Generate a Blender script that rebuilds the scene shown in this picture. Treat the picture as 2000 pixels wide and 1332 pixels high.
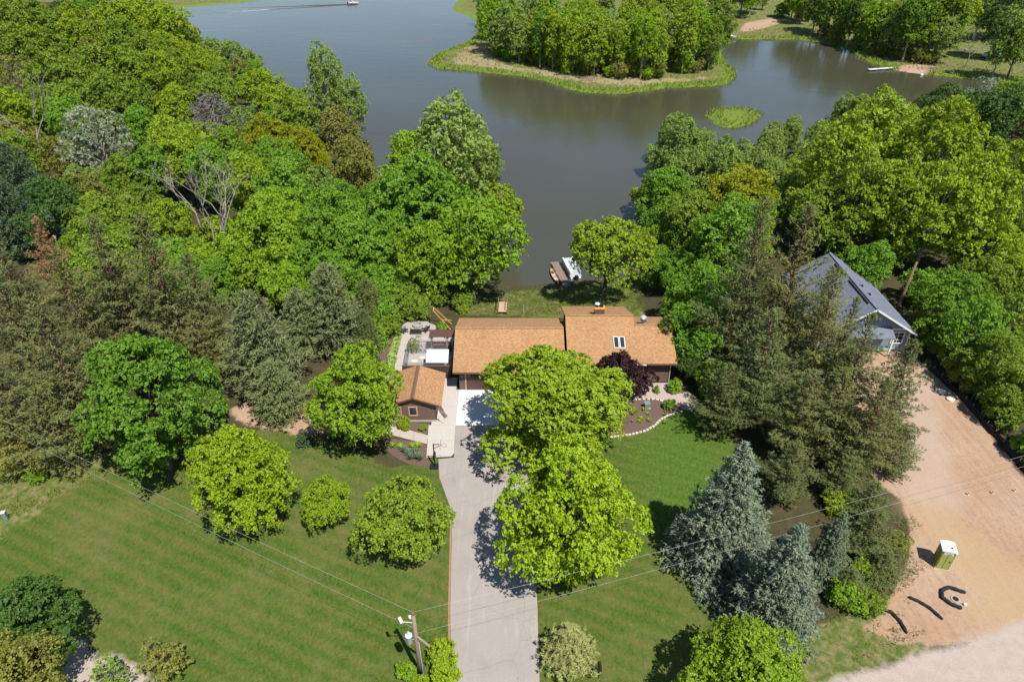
import bpy, math, random
import numpy as np
from mathutils import Vector, Matrix

# ------------------------------------------------------------------ camera, sky, sun, exposure
scene = bpy.context.scene
for o in list(bpy.data.objects):
    bpy.data.objects.remove(o)
col = scene.collection
CAM_H, PITCH, FPX = 45.0, math.radians(34.0), 1333.0
cam_d = bpy.data.cameras.new('camera')
cam_d.sensor_width = 36.0
cam_d.lens = 36.0 * FPX / 2000.0
cam_d.clip_start, cam_d.clip_end = 0.5, 5000.0
cam = bpy.data.objects.new('camera', cam_d)
cam.location = (0, 0, CAM_H)
cam.rotation_euler = (math.radians(90) - PITCH, 0, 0)
col.objects.link(cam)
scene.camera = cam

SUN_EL, SUN_AZ = math.radians(60), math.radians(32)     # azimuth: degrees to the right of straight behind the camera
sun_dir = Vector((math.sin(SUN_AZ) * math.cos(SUN_EL), -math.cos(SUN_AZ) * math.cos(SUN_EL), math.sin(SUN_EL)))
world = bpy.data.worlds.new('World')
scene.world = world
world.use_nodes = True
wn = world.node_tree.nodes
wl = world.node_tree.links
sky = wn.new('ShaderNodeTexSky')
sky.sky_type = 'NISHITA'
sky.sun_disc = False
sky.sun_elevation = SUN_EL
sky.sun_rotation = math.atan2(sun_dir.x, sun_dir.y)
sky.air_density, sky.dust_density, sky.ozone_density = 1.0, 0.05, 2.0
wl.new(sky.outputs[0], wn['Background'].inputs[0])
wn['Background'].inputs[1].default_value = 0.095
sun_l = bpy.data.lights.new('sun', 'SUN')
sun_l.energy = 5.0
sun_l.angle = math.radians(0.53)
sun_l.color = (1.0, 0.955, 0.88)
sun_o = bpy.data.objects.new('sun', sun_l)
sun_o.rotation_euler = (-sun_dir).to_track_quat('-Z', 'Y').to_euler()
sun_o.location = (30, -40, 90)
col.objects.link(sun_o)
scene.view_settings.view_transform = 'Standard'
scene.view_settings.look = 'None'
scene.view_settings.exposure = 0.32
scene.view_settings.gamma = 1.0
scene.render.engine = 'CYCLES'
scene.cycles.max_bounces = 6
scene.cycles.diffuse_bounces = 3
scene.cycles.glossy_bounces = 2
scene.cycles.transmission_bounces = 4
scene.cycles.transparent_max_bounces = 4

random.seed(7)
rng = np.random.default_rng(11)
WATER_Z = -4.0

# ------------------------------------------------------------------ layout: a bearing read off the photograph -> metres on a level plane
CP, SP = math.cos(PITCH), math.sin(PITCH)
def G(px, py, z=0.0):
    cx, cy = (px - 1000) / FPX, (666 - py) / FPX
    t = (z - CAM_H) / (-SP + cy * CP)
    return (cx * t, (CP + cy * SP) * t)
def V3(px, py, z=0.0):
    x, y = G(px, py, z)
    return Vector((x, y, z))
def depth(x, y, z):
    return y * CP - (z - CAM_H) * SP
def proj(x, y, z):
    D = depth(x, y, z)
    return (1000 + FPX * x / D, 666 - FPX * (y * SP + (z - CAM_H) * CP) / D)

# ------------------------------------------------------------------ node helpers
def new_mat(name):
    m = bpy.data.materials.new(name)
    m.use_nodes = True
    nt = m.node_tree
    return m, nt, nt.nodes['Principled BSDF']
class NT:
    def __init__(s, nt): s.nt = nt
    def n(s, t, **kw):
        nd = s.nt.nodes.new(t)
        for k, v in kw.items():
            if k.startswith('i_'):
                key = k[2:]
                key = int(key) if key.isdigit() else key.replace('_', ' ')
                nd.inputs[key].default_value = v
            else: setattr(nd, k, v)
        return nd
    def l(s, a, b): s.nt.links.new(a, b)
    def noise(s, vec, scale, detail=4, rough=0.55, dist=0.0):
        n = s.n('ShaderNodeTexNoise', i_Scale=scale, i_Detail=detail, i_Roughness=rough, i_Distortion=dist)
        if vec is not None: s.l(vec, n.inputs['Vector'])
        return n.outputs['Fac']
    def ramp(s, fac, stops):
        r = s.n('ShaderNodeValToRGB')
        e = r.color_ramp.elements
        while len(e) < len(stops): e.new(0.5)
        for el, (p, c) in zip(e, stops):
            el.position = p
            el.color = (c, c, c, 1) if isinstance(c, (int, float)) else tuple(c) + ((1,) if len(c) == 3 else ())
        s.l(fac, r.inputs[0])
        return r.outputs[0]
    def mix(s, fac, a, b, mode='MIX'):
        m = s.n('ShaderNodeMix', data_type='RGBA', blend_type=mode, clamp_factor=True)
        for sock, v in ((m.inputs[0], fac), (m.inputs[6], a), (m.inputs[7], b)):
            if hasattr(v, 'links'): s.l(v, sock)
            elif isinstance(v, (int, float)): sock.default_value = v
            else: sock.default_value = tuple(v) + ((1,) if len(v) == 3 else ())
        return m.outputs[2]
    def math(s, op, a, b=0.0, clamp=False):
        m = s.n('ShaderNodeMath', operation=op, use_clamp=clamp)
        for sock, v in ((m.inputs[0], a), (m.inputs[1], b)):
            if hasattr(v, 'links'): s.l(v, sock)
            else: sock.default_value = v
        return m.outputs[0]
    def pos(s): return s.n('ShaderNodeNewGeometry').outputs['Position']
    def obj(s): return s.n('ShaderNodeTexCoord').outputs['Object']
    def scaled(s, vec, sc):
        m = s.n('ShaderNodeMapping')
        m.inputs['Scale'].default_value = sc
        s.l(vec, m.inputs['Vector'])
        return m.outputs[0]
    def bump(s, h, strength, dist=0.05):
        b = s.n('ShaderNodeBump', i_Strength=strength, i_Distance=dist)
        s.l(h, b.inputs['Height'])
        return b.outputs[0]

def simple(name, c, rough=0.7, var=0.18, scale=6.0, metal=0.0, spec=0.35, bump=0.0, grain=None):
    m, nt, p = new_mat(name)
    t = NT(nt)
    vec = t.obj()
    if grain: vec = t.scaled(vec, grain)
    f = t.noise(vec, scale, 5, 0.62)
    a = tuple(x * (1 - var) for x in c)
    b = tuple(min(1, x * (1 + var)) for x in c)
    t.l(t.mix(f, a, b), p.inputs['Base Color'])
    p.inputs['Roughness'].default_value = rough
    p.inputs['Metallic'].default_value = metal
    p.inputs['Specular IOR Level'].default_value = spec
    if bump: t.l(t.bump(f, bump, 0.02), p.inputs['Normal'])
    return m

M = {}
# foliage: the tree's own colour comes from its object colour, leaves and sprays vary round it
def foliage(name, transl, rough=0.55):
    m, nt, p = new_mat(name)
    t = NT(nt)
    oi = t.n('ShaderNodeObjectInfo')
    at = t.n('ShaderNodeAttribute', attribute_name='lv')
    lv = at.outputs['Fac']
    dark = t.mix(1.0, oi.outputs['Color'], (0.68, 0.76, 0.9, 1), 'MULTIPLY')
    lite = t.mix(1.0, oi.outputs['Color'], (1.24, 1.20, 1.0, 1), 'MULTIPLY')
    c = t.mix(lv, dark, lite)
    t.l(c, p.inputs['Base Color'])
    p.inputs['Roughness'].default_value = rough
    p.inputs['Specular IOR Level'].default_value = 0.30
    tr = t.n('ShaderNodeBsdfTranslucent')
    t.l(t.mix(1.0, c, (1.15, 1.25, 0.6, 1), 'MULTIPLY'), tr.inputs['Color'])
    ms = t.n('ShaderNodeMixShader')
    ms.inputs[0].default_value = transl
    t.l(p.outputs[0], ms.inputs[1]); t.l(tr.outputs[0], ms.inputs[2])
    t.l(ms.outputs[0], nt.nodes['Material Output'].inputs[0])
    return m
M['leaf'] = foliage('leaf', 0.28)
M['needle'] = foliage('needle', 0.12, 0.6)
M['bark'] = simple('bark', (0.105, 0.085, 0.068), 0.9, 0.45, 9, grain=(1, 1, .25), bump=.5)
M['bark_pale'] = simple('bark_pale', (0.33, 0.29, 0.24), 0.9, 0.35, 9, grain=(1, 1, .25), bump=.4)
M['bark_red'] = simple('bark_red', (0.21, 0.115, 0.07), 0.9, 0.35, 9, grain=(1, 1, .25), bump=.4)
M['dead'] = simple('dead_wood', (0.29, 0.255, 0.225), 0.9, 0.3, 7)

# ------------------------------------------------------------------ mesh collector and object helpers
class MB:
    def __init__(s): s.v, s.f, s.uv = [], [], {}
    def add(s, vs, fs):
        b = len(s.v)
        s.v += [tuple(v) for v in vs]
        s.f += [tuple(b + i for i in f) for f in fs]
        return s
    def box(s, x0, x1, y0, y1, z0, z1, mat=None):
        vs = [Vector((x, y, z)) for z in (z0, z1) for (x, y) in ((x0, y0), (x1, y0), (x1, y1), (x0, y1))]
        if mat is not None: vs = [mat @ v for v in vs]
        return s.add(vs, [(3, 2, 1, 0), (4, 5, 6, 7), (0, 1, 5, 4), (1, 2, 6, 5), (2, 3, 7, 6), (3, 0, 4, 7)])
    def beam(s, a, b, w, h=None):
        a, b = Vector(a), Vector(b)
        h = w if h is None else h
        d = (b - a).normalized()
        up = Vector((0, 0, 1)) if abs(d.z) < .95 else Vector((0, 1, 0))
        x = d.cross(up).normalized(); y = x.cross(d)
        vs = [p + x * sx * w / 2 + y * sy * h / 2 for p in (a, b) for sx, sy in ((-1, -1), (1, -1), (1, 1), (-1, 1))]
        return s.add(vs, [(3, 2, 1, 0), (4, 5, 6, 7), (0, 1, 5, 4), (1, 2, 6, 5), (2, 3, 7, 6), (3, 0, 4, 7)])
    def tube(s, pts, rad, n=6, cap=True):
        pts = [Vector(p) for p in pts]
        rs = rad if isinstance(rad, (list, tuple)) else [rad] * len(pts)
        vs, fs = [], []
        for i, p in enumerate(pts):
            d = (pts[min(i + 1, len(pts) - 1)] - pts[max(i - 1, 0)]).normalized()
            up = Vector((0, 0, 1)) if abs(d.z) < .9 else Vector((1, 0, 0))
            x = d.cross(up).normalized(); y = d.cross(x)
            for k in range(n):
                a = 2 * math.pi * k / n
                vs.append(p + (x * math.cos(a) + y * math.sin(a)) * rs[i])
        for i in range(len(pts) - 1):
            for k in range(n):
                k2 = (k + 1) % n
                fs.append((i * n + k, i * n + k2, (i + 1) * n + k2, (i + 1) * n + k))
        if cap:
            fs.append(tuple(range(n - 1, -1, -1)))
            fs.append(tuple((len(pts) - 1) * n + k for k in range(n)))
        return s.add(vs, fs)
    def prism(s, poly, z0, z1):
        n = len(poly)
        vs = [(x, y, z0) for x, y in poly] + [(x, y, z1) for x, y in poly]
        return s.add(vs, [tuple(range(n - 1, -1, -1)), tuple(range(n, 2 * n))] +
                     [(i, (i + 1) % n, n + (i + 1) % n, n + i) for i in range(n)])
    def slab(s, quad, t):
        """a flat quad in space given thickness t below it"""
        q = [Vector(v) for v in quad]
        nrm = (q[1] - q[0]).cross(q[2] - q[0]).normalized()
        if nrm.z < 0: nrm = -nrm; q = q[::-1]
        n = len(q)
        return s.add(q + [v - nrm * t for v in q], [tuple(range(n)), tuple(range(2 * n - 1, n - 1, -1))] +
                     [(i, n + i, n + (i + 1) % n, (i + 1) % n) for i in range(n)])
    def lathe(s, prof, c=(0, 0, 0), n=12):
        vs, fs = [], []
        for r, z in prof:
            for k in range(n):
                a = 2 * math.pi * k / n
                vs.append((c[0] + r * math.cos(a), c[1] + r * math.sin(a), c[2] + z))
        m = len(prof)
        for i in range(m - 1):
            for k in range(n):
                k2 = (k + 1) % n
                fs.append((i * n + k, i * n + k2, (i + 1) * n + k2, (i + 1) * n + k))
        fs.append(tuple(range(n - 1, -1, -1))); fs.append(tuple((m - 1) * n + k for k in range(n)))
        return s.add(vs, fs)
    def mesh(s, name, mat, smooth=False):
        me = bpy.data.meshes.new(name)
        me.from_pydata(s.v, [], s.f)
        me.update()
        if mat: me.materials.append(M[mat] if isinstance(mat, str) else mat)
        if smooth: me.polygons.foreach_set('use_smooth', [True] * len(me.polygons))
        return me
    def build(s, name, mat, parent=None, smooth=False, loc=None, uvplane=None):
        me = s.mesh(name, mat, smooth)
        if uvplane:
            o_, ux, uy = [Vector(q) for q in uvplane]
            uvl = me.uv_layers.new(name='UVMap')
            for lp in me.loops:
                d = me.vertices[lp.vertex_index].co - o_
                uvl.data[lp.index].uv = (d.dot(ux), d.dot(uy))
        return link(name, me, parent, loc)
def link(name, me, parent=None, loc=None):
    o = bpy.data.objects.new(name, me)
    col.objects.link(o)
    if parent is not None: o.parent = parent
    if loc is not None: o.location = loc
    return o
def tag(o, label=None, cat=None, group=None, kind=None):
    if label: o['label'] = label
    if cat: o['category'] = cat
    if group: o['group'] = group
    if kind: o['kind'] = kind
    return o
def thing(name, label, cat, loc=(0, 0, 0), rz=0.0, group=None):
    o = link(name, None, None, loc)
    o.rotation_euler = (0, 0, rz)
    o.empty_display_size = 0.3
    return tag(o, label, cat, group)
# ------------------------------------------------------------------ terrain: shorelines, heights, ground cover zones
def GP(lst, z): return [G(x, y, z) for x, y in lst]
near_shore = GP([(338, 14), (350, 40), (368, 75), (420, 130), (500, 175), (580, 225), (665, 292), (735, 345), (790, 430),
                 (870, 520), (940, 556), (1000, 559), (1060, 556), (1130, 549), (1190, 545), (1250, 535), (1290, 480), (1400, 430), (1500, 390),
                 (1600, 355), (1750, 305), (1850, 265), (1950, 225), (2050, 205), (2300, 190)], WATER_Z)
NEAR = near_shore + [(900, near_shore[-1][1]), (900, -200), (-900, -200), (-900, near_shore[0][1] - 5)]
NEAR += [(-300, near_shore[0][1] + 6)]
pen = GP([(905, -12), (893, 4), (882, 16), (892, 24), (915, 32), (933, 47), (937, 62), (925, 78), (895, 92), (860, 104), (840, 118), (838, 127),
          (850, 134), (900, 138), (960, 144), (1020, 150), (1060, 158), (1100, 172), (1140, 182), (1200, 185), (1260, 180), (1310, 172),
          (1370, 171), (1418, 166), (1437, 152), (1432, 138), (1416, 122), (1408, 102), (1404, 84), (1425, 77), (1480, 78), (1560, 78),
          (1620, 86), (1660, 100), (1700, 124), (1745, 138), (1800, 146), (1850, 151), (1920, 159), (2000, 167), (2120, 178), (2300, 182)], WATER_Z)
FAR = pen + [(900, pen[-1][1]), (900, 1500), (20, 1500), (10, 700), (-5, 480)]
farl = GP([(338, 16), (370, 14), (430, 9), (500, 2), (560, -6), (600, -16)], WATER_Z)
FARL = farl + [(-60, 520), (-60, 1500), (-1200, 1500), (-1200, farl[0][1] - 12), (-300, farl[0][1] - 12)]
ISLET = GP([(1380, 228), (1386, 219), (1410, 213), (1440, 212), (1470, 216), (1489, 225), (1484, 233), (1465, 243), (1440, 252), (1415, 250), (1395, 242)], WATER_Z)

def sdf(px, py, poly):
    """positive inside"""
    px = np.asarray(px, float); py = np.asarray(py, float)
    d = np.full(px.shape, 1e18); ins = np.zeros(px.shape, bool)
    n = len(poly)
    for i in range(n):
        x0, y0 = poly[i]; x1, y1 = poly[(i + 1) % n]
        ex, ey = x1 - x0, y1 - y0
        t = np.clip(((px - x0) * ex + (py - y0) * ey) / (ex * ex + ey * ey + 1e-12), 0, 1)
        d = np.minimum(d, (px - x0 - t * ex) ** 2 + (py - y0 - t * ey) ** 2)
        c = ((y0 > py) != (y1 > py)) & (px < (x1 - x0) * (py - y0) / (y1 - y0 + 1e-12) + x0)
        ins ^= c
    return np.where(ins, 1, -1) * np.sqrt(d)
def sstep(a, b, x):
    t = np.clip((x - a) / (b - a), 0, 1)
    return t * t * (3 - 2 * t)
def wob(x, y, s, seed):
    r = np.random.default_rng(seed)
    out = 0
    for k in range(4):
        a = r.uniform(0, 6.28); f = (1.6 ** k) / s
        out = out + np.sin((x * math.cos(a) + y * math.sin(a)) * f * 6.28 + r.uniform(0, 6.28)) / 1.4 ** k
    return out / 2.2
def shore_d(x, y):
    w = wob(x, y, 9, 3) * 0.5 + wob(x, y, 3, 5) * .22
    return sdf(x, y, NEAR) + w, np.maximum(np.maximum(sdf(x, y, FAR), sdf(x, y, FARL)), sdf(x, y, ISLET)) + w
def height(x, y):
    x = np.asarray(x, float); y = np.asarray(y, float)
    dn, df = shore_d(x, y)
    hn = np.where(dn < 0, np.maximum(dn * .35, -2.5), .30 * sstep(0, 2.0, dn) + 3.70 * sstep(1.5, 17.5, dn))
    hf = np.where(df < 0, np.maximum(df * .35, -2.5), .32 * sstep(0, 2.0, df) + 0.9 * sstep(4, 25, df) + 3 * sstep(30, 120, df))
    hf = np.where(sdf(x, y, ISLET) > -1, np.minimum(hf, .35), hf)
    h = np.maximum(hn, hf)
    rough = wob(x, y, 11, 21) * .25 * sstep(20, 60, df)
    return WATER_Z + h + rough

def axis(lo, hi, d0, d1, step, far):
    a = list(np.arange(d0, d1 + .001, step))
    s, p = step, d0
    left = []
    while p > lo:
        s = min(s * 1.10, far if p > -260 else 40); p -= s; left.append(p)
    s, p = step, d1
    right = []
    while p < hi:
        s = min(s * 1.10, far if p < 420 else 60); p += s; right.append(p)
    return np.array(left[::-1] + a + right)
gx = axis(-900, 900, -62, 74, 0.75, 2.2)
gy = axis(-60, 1600, 10, 100, 0.75, 2.0)
X, Y = np.meshgrid(gx, gy)
Xf, Yf = X.ravel(), Y.ravel()
Zf = height(Xf, Yf)
Zg = Zf.reshape(X.shape)
def lookup(A_, x, y):
    i = int(np.clip(np.searchsorted(gx, x) - 1, 0, len(gx) - 2)); j = int(np.clip(np.searchsorted(gy, y) - 1, 0, len(gy) - 2))
    u = (x - gx[i]) / (gx[i + 1] - gx[i]); v = (y - gy[j]) / (gy[j + 1] - gy[j])
    return float((A_[j, i] * (1 - u) + A_[j, i + 1] * u) * (1 - v) + (A_[j + 1, i] * (1 - u) + A_[j + 1, i + 1] * u) * v)
def gz(x, y): return lookup(Zg, x, y)

LAWN = GP([(-150, 1120), (0, 1045), (60, 1000), (150, 935), (250, 905), (360, 900), (450, 860), (520, 835), (600, 850), (700, 880), (760, 915),
           (846, 895), (868, 905), (885, 1000), (885, 1400), (-150, 1420)], 0)
LAWN2 = GP([(980, 1180), (990, 900), (1100, 830), (1230, 850), (1290, 815), (1370, 790), (1430, 840), (1440, 960), (1460, 1100), (1520, 1235), (1600, 1245), (1720, 1262), (1660, 1316), (1560, 1362), (1300, 1392), (1050, 1420), (1050, 1200)], 0)
DIRT = GP([(1640, 745), (1690, 690), (1775, 680), (1800, 700), (1850, 745), (1920, 825), (1985, 920), (2080, 1020), (2300, 1200), (2300, 1400), (1900, 1255), (1780, 1262),
           (1680, 1235), (1745, 1160), (1775, 1080), (1760, 980), (1700, 930), (1680, 850)], 0)
SAND = GP([(1762, 985), (1800, 990), (1860, 1000), (1900, 1040), (1960, 1090), (2050, 1150), (2200, 1230), (2200, 1270), (1960, 1235), (1900, 1200), (1885, 1130), (1850, 1080), (1800, 1030)], 0)
PALE = GP([(1780, 720), (1830, 760), (1850, 900), (1880, 990), (1820, 1000), (1770, 960), (1755, 880), (1740, 800)], 0)
ROAD = GP([(1560, 1365), (1640, 1322), (1760, 1288), (1880, 1250), (2000, 1212), (2300, 1120), (2500, 1500), (900, 1500), (900, 1400), (1300, 1392)], 0)
ROADB = GP([(80, 1230), (160, 1250), (225, 1290), (280, 1305), (330, 1345), (330, 1500), (-100, 1500), (-100, 1240)], 0)
ROUGH = GP([(-200, 900), (0, 905), (100, 895), (200, 880), (280, 905), (200, 930), (130, 955), (70, 1005), (0, 1055), (-200, 1150)], 0)
ROUGH2 = GP([(1540, 1235), (1600, 1215), (1680, 1180), (1740, 1195), (1830, 1240), (1820, 1275), (1740, 1300), (1660, 1320), (1560, 1362), (1520, 1330)], 0)
BACK = GP([(900, 640), (940, 590), (970, 560), (1130, 545), (1260, 530), (1240, 600), (1260, 660)], -2.5)
PINEBED = GP([(440, 800), (500, 780), (640, 800), (660, 840), (600, 850), (480, 830)], 0)
BEACH = GP([(1748, 136), (1760, 127), (1800, 126), (1822, 132), (1818, 142), (1800, 147)], WATER_Z + .5)
CLEAR = GP([(1440, 62), (1455, 46), (1510, 36), (1530, 46), (1485, 58)], WATER_Z + 1)
WET = GP([(840, 60), (930, 80), (900, 100), (880, 125), (980, 135), (1150, 160), (1250, 168), (1400, 150), (1300, 155), (1150, 146), (1010, 132), (960, 118), (940, 60)], WATER_Z + .5)

LUSH = GP([(1240, 850), (1290, 818), (1375, 790), (1440, 840), (1440, 960), (1380, 1040), (1260, 1010), (1230, 930)], 0)
def zone(poly, soft, ws=3.0, wa=0.35, seed=1):
    return sstep(-soft, soft, sdf(Xf, Yf, poly) + wob(Xf, Yf, ws, seed) * wa)
dn, df = shore_d(Xf, Yf)
nearland = dn > df
SHORE = np.maximum(dn, df).reshape(X.shape)
z_lawn = np.maximum(zone(LAWN, .5, seed=31), zone(LAWN2, .5, seed=32))
z_dirt = np.maximum.reduce([zone(DIRT, .6, seed=33), zone(PINEBED, .8, seed=34), zone(BEACH, 1.5, seed=35), zone(CLEAR, 3, seed=36) * .85])
z_sand = zone(SAND, 1.3, 6, .7, seed=37)
z_road = np.maximum(zone(ROAD, 1.2, 9, .3, seed=38), zone(ROADB, .8, 4, .5, seed=39))
z_rough = np.maximum.reduce([zone(ROUGH, .8, seed=40), zone(ROUGH2, .8, seed=45) * .8, zone(BACK, 1.2, seed=41), np.where(df > -2, 1.0, 0.0) * (~nearland)])
z_lush = zone(LUSH, 2.5, 6, 1.2, seed=44)
z_pale = zone(PALE, 1.2, 5, .6, seed=42)
reed = np.where(nearland, .35 * sstep(2.6, 1.2, dn) * sstep(-1.5, 0, dn), sstep(5.2, 2.6, df + wob(Xf, Yf, 7, 51) * 1.6))
reed = np.maximum(reed, np.where(sdf(Xf, Yf, ISLET) > -2, 1, 0))
reed = np.where(z_dirt > .3, 0, reed)
z_wet = zone(WET, 2.5, 8, 2.0, seed=43) * (~nearland)

nx, ny = len(gx), len(gy)
idx = np.arange(nx * ny).reshape(ny, nx)
quads = np.stack([idx[:-1, :-1], idx[:-1, 1:], idx[1:, 1:], idx[1:, :-1]], -1).reshape(-1, 4)
def np_mesh(name, verts, faces, mat=None, smooth=False):
    me = bpy.data.meshes.new(name)
    k = faces.shape[1]
    me.vertices.add(len(verts)); me.vertices.foreach_set('co', np.asarray(verts, np.float32).ravel())
    me.loops.add(faces.size); me.loops.foreach_set('vertex_index', faces.astype(np.int32).ravel())
    me.polygons.add(len(faces)); me.polygons.foreach_set('loop_start', np.arange(0, faces.size, k, dtype=np.int32))
    if smooth: me.polygons.foreach_set('use_smooth', np.ones(len(faces), bool))
    me.update(calc_edges=True)
    if mat: me.materials.append(M[mat])
    return me

m, nt, p = new_mat('ground_cover')
t = NT(nt)
pos = t.pos()
def attr(name):
    a = t.n('ShaderNodeAttribute', attribute_name=name)
    s_ = t.n('ShaderNodeSeparateColor')
    t.l(a.outputs['Color'], s_.inputs[0])
    return s_.outputs
A, B, C_ = attr('zone_a'), attr('zone_b'), attr('zone_c')
fine = t.noise(pos, 7.0, 5, .7); mid = t.noise(pos, 1.3, 5, .65); big = t.noise(pos, .16, 4, .6); tiny = t.noise(pos, 26, 3, .75)
def edge(m_):        # ragged border instead of a straight blend
    return t.ramp(t.math('ADD', m_, t.math('MULTIPLY', t.math('SUBTRACT', fine, .5), .9)), [(.38, 0.), (.62, 1.)])
# leaf litter under the woods
c = t.mix(t.ramp(mid, [(.3, 0.), (.7, 1.)]), (.045, .05, .018), (.095, .075, .042))
c = t.mix(t.ramp(fine, [(.55, 0.), (.75, .6)]), c, (.055, .085, .02))
# mown lawn with drier patches and mowing bands
mp = t.n('ShaderNodeMapping'); mp.inputs['Rotation'].default_value = (0, 0, math.radians(24)); t.l(pos, mp.inputs['Vector'])
stripe = t.n('ShaderNodeTexWave', wave_type='BANDS', bands_direction='Y', i_Scale=.24, i_Distortion=1.3, i_Detail=3.0)
stripe.inputs['Detail Scale'].default_value = .35
t.l(mp.outputs[0], stripe.inputs['Vector'])
g = t.mix(t.ramp(fine, [(.25, 0.), (.8, 1.)]), (.034, .078, .010), (.098, .158, .024))
g = t.mix(t.math('MULTIPLY', stripe.outputs['Fac'], .55), g, (.130, .138, .030))
dry = t.ramp(t.math('ADD', t.math('MULTIPLY', big, .62), t.math('MULTIPLY', mid, .38)), [(.46, 0.), (.64, .65)])
g = t.mix(t.math('MULTIPLY', C_[2], .5), g, t.mix(t.ramp(fine, [(.3, 0.), (.7, 1.)]), (.045, .115, .010), (.105, .195, .022)))
dry = t.math('MULTIPLY', dry, t.math('SUBTRACT', 1.0, C_[2]))
blade = t.noise(t.scaled(pos, (1.0, .55, 1)), 4.2, 6, .8)
g = t.mix(1.0, g, t.ramp(blade, [(.30, .50), (.52, 1.0), (.72, 1.45)]), 'MULTIPLY')
g = t.mix(dry, g, t.mix(fine, (.125, .118, .038), (.215, .185, .075)))
g = t.mix(t.ramp(tiny, [(.58, 0.), (.75, .5)]), g, (.24, .21, .08))
c = t.mix(edge(A[0]), c, g)
# unmown, tan and green
r_ = t.mix(t.ramp(mid, [(.42, 0.), (.70, 1.)]), (.085, .125, .022), (.29, .23, .115))
r_ = t.mix(t.ramp(fine, [(.5, 0.), (.8, .7)]), r_, (.13, .15, .04))
c = t.mix(edge(A[1]), c, r_)
c = t.mix(t.math('MULTIPLY', edge(C_[1]), .75), c, (.33, .27, .16))
# reeds and lush shore grass
rd = t.mix(fine, (.085, .155, .02), (.19, .245, .045))
c = t.mix(edge(A[2]), c, rd)
# bare dirt
d = t.mix(t.ramp(big, [(.3, 0.), (.7, 1.)]), (.385, .24, .15), (.44, .31, .22))
d = t.mix(t.ramp(mid, [(.5, 0.), (.8, .55)]), d, (.32, .175, .098))
d = t.mix(t.ramp(tiny, [(.66, 0.), (.8, .5)]), d, (.27, .15, .09))
rut = t.noise(t.scaled(pos, (2.4, .14, 1)), 1.1, 4, .6)
d = t.mix(1.0, d, t.ramp(rut, [(.34, .90), (.5, 1.0), (.66, 1.06)]), 'MULTIPLY')
clod = t.noise(pos, 3.2, 5, .75)
d = t.mix(1.0, d, t.ramp(clod, [(.32, .80), (.5, 1.0), (.7, 1.08)]), 'MULTIPLY')
c = t.mix(edge(B[0]), c, d)
c = t.mix(t.math('MULTIPLY', C_[0], .65), c, (.45, .345, .27))
c = t.mix(t.math('MULTIPLY', B[1], .7), c, t.mix(t.ramp(mid, [(.3, 0.), (.7, 1.)]), (.445, .30, .14), (.42, .305, .19)))
# gravel road
rv = t.mix(t.ramp(mid, [(.3, 0.), (.75, 1.)]), (.40, .325, .27), (.475, .40, .345))
rv = t.mix(t.ramp(tiny, [(.6, 0.), (.8, .35)]), rv, (.36, .30, .26))
c = t.mix(t.ramp(t.math('ADD', B[2], t.math('MULTIPLY', t.math('SUBTRACT', mid, .5), .6)), [(.3, 0.), (.7, 1.)]), c, rv)
t.l(c, p.inputs['Base Color'])
p.inputs['Roughness'].default_value = 0.95
p.inputs['Specular IOR Level'].default_value = 0.12
t.l(t.bump(t.math('ADD', fine, t.math('MULTIPLY', tiny, .5)), .55, .12), p.inputs['Normal'])
M['ground'] = m
gm = np_mesh('ground', np.stack([Xf, Yf, Zf], 1), quads, 'ground', True)
for nm, ch in (('zone_a', (z_lawn, z_rough, reed)), ('zone_b', (z_dirt, z_sand, z_road)), ('zone_c', (z_pale, z_wet, z_lush))):
    a = gm.color_attributes.new(nm, 'FLOAT_COLOR', 'POINT')
    a.data.foreach_set('color', np.stack(list(ch) + [np.ones_like(Xf)], 1).astype(np.float32).ravel())
tag(link('ground', gm), kind='structure')

# ------------------------------------------------------------------ lake
m, nt, p = new_mat('lake_water')
t = NT(nt)
pos = t.pos()
wbig = t.noise(pos, .02, 3, .5)
t.l(t.mix(t.ramp(wbig, [(.3, 0.), (.7, 1.)]), (.058, .054, .030), (.070, .070, .048)), p.inputs['Base Color'])
p.inputs['Roughness'].default_value = 0.13
p.inputs['IOR'].default_value = 1.55
p.inputs['Specular IOR Level'].default_value = 0.5
rip = t.noise(t.scaled(pos, (.8, 1.5, 1)), 1.5, 4, .6)
rip2 = t.noise(t.scaled(pos, (.5, 1.2, 1)), .22, 3, .55)
wind = t.noise(t.scaled(pos, (.6, 1.4, 1)), .035, 4, .6)
t.l(t.ramp(wind, [(.35, .05), (.65, .13)]), p.inputs['Roughness'])
b1 = t.n('ShaderNodeBump', i_Strength=.75, i_Distance=.05); t.l(rip, b1.inputs['Height']); t.l(t.ramp(wind, [(.35, .22), (.65, .6)]), b1.inputs['Strength'])
b2 = t.n('ShaderNodeBump', i_Strength=.25, i_Distance=.12); t.l(rip2, b2.inputs['Height']); t.l(b1.outputs[0], b2.inputs['Normal'])
t.l(b2.outputs[0], p.inputs['Normal'])
M['water'] = m
w = MB().add([(-900, 60, WATER_Z), (900, 60, WATER_Z), (900, 1600, WATER_Z), (-900, 1600, WATER_Z)], [(0, 1, 2, 3)])
tag(w.build('lake', 'water'), kind='structure')
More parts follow.
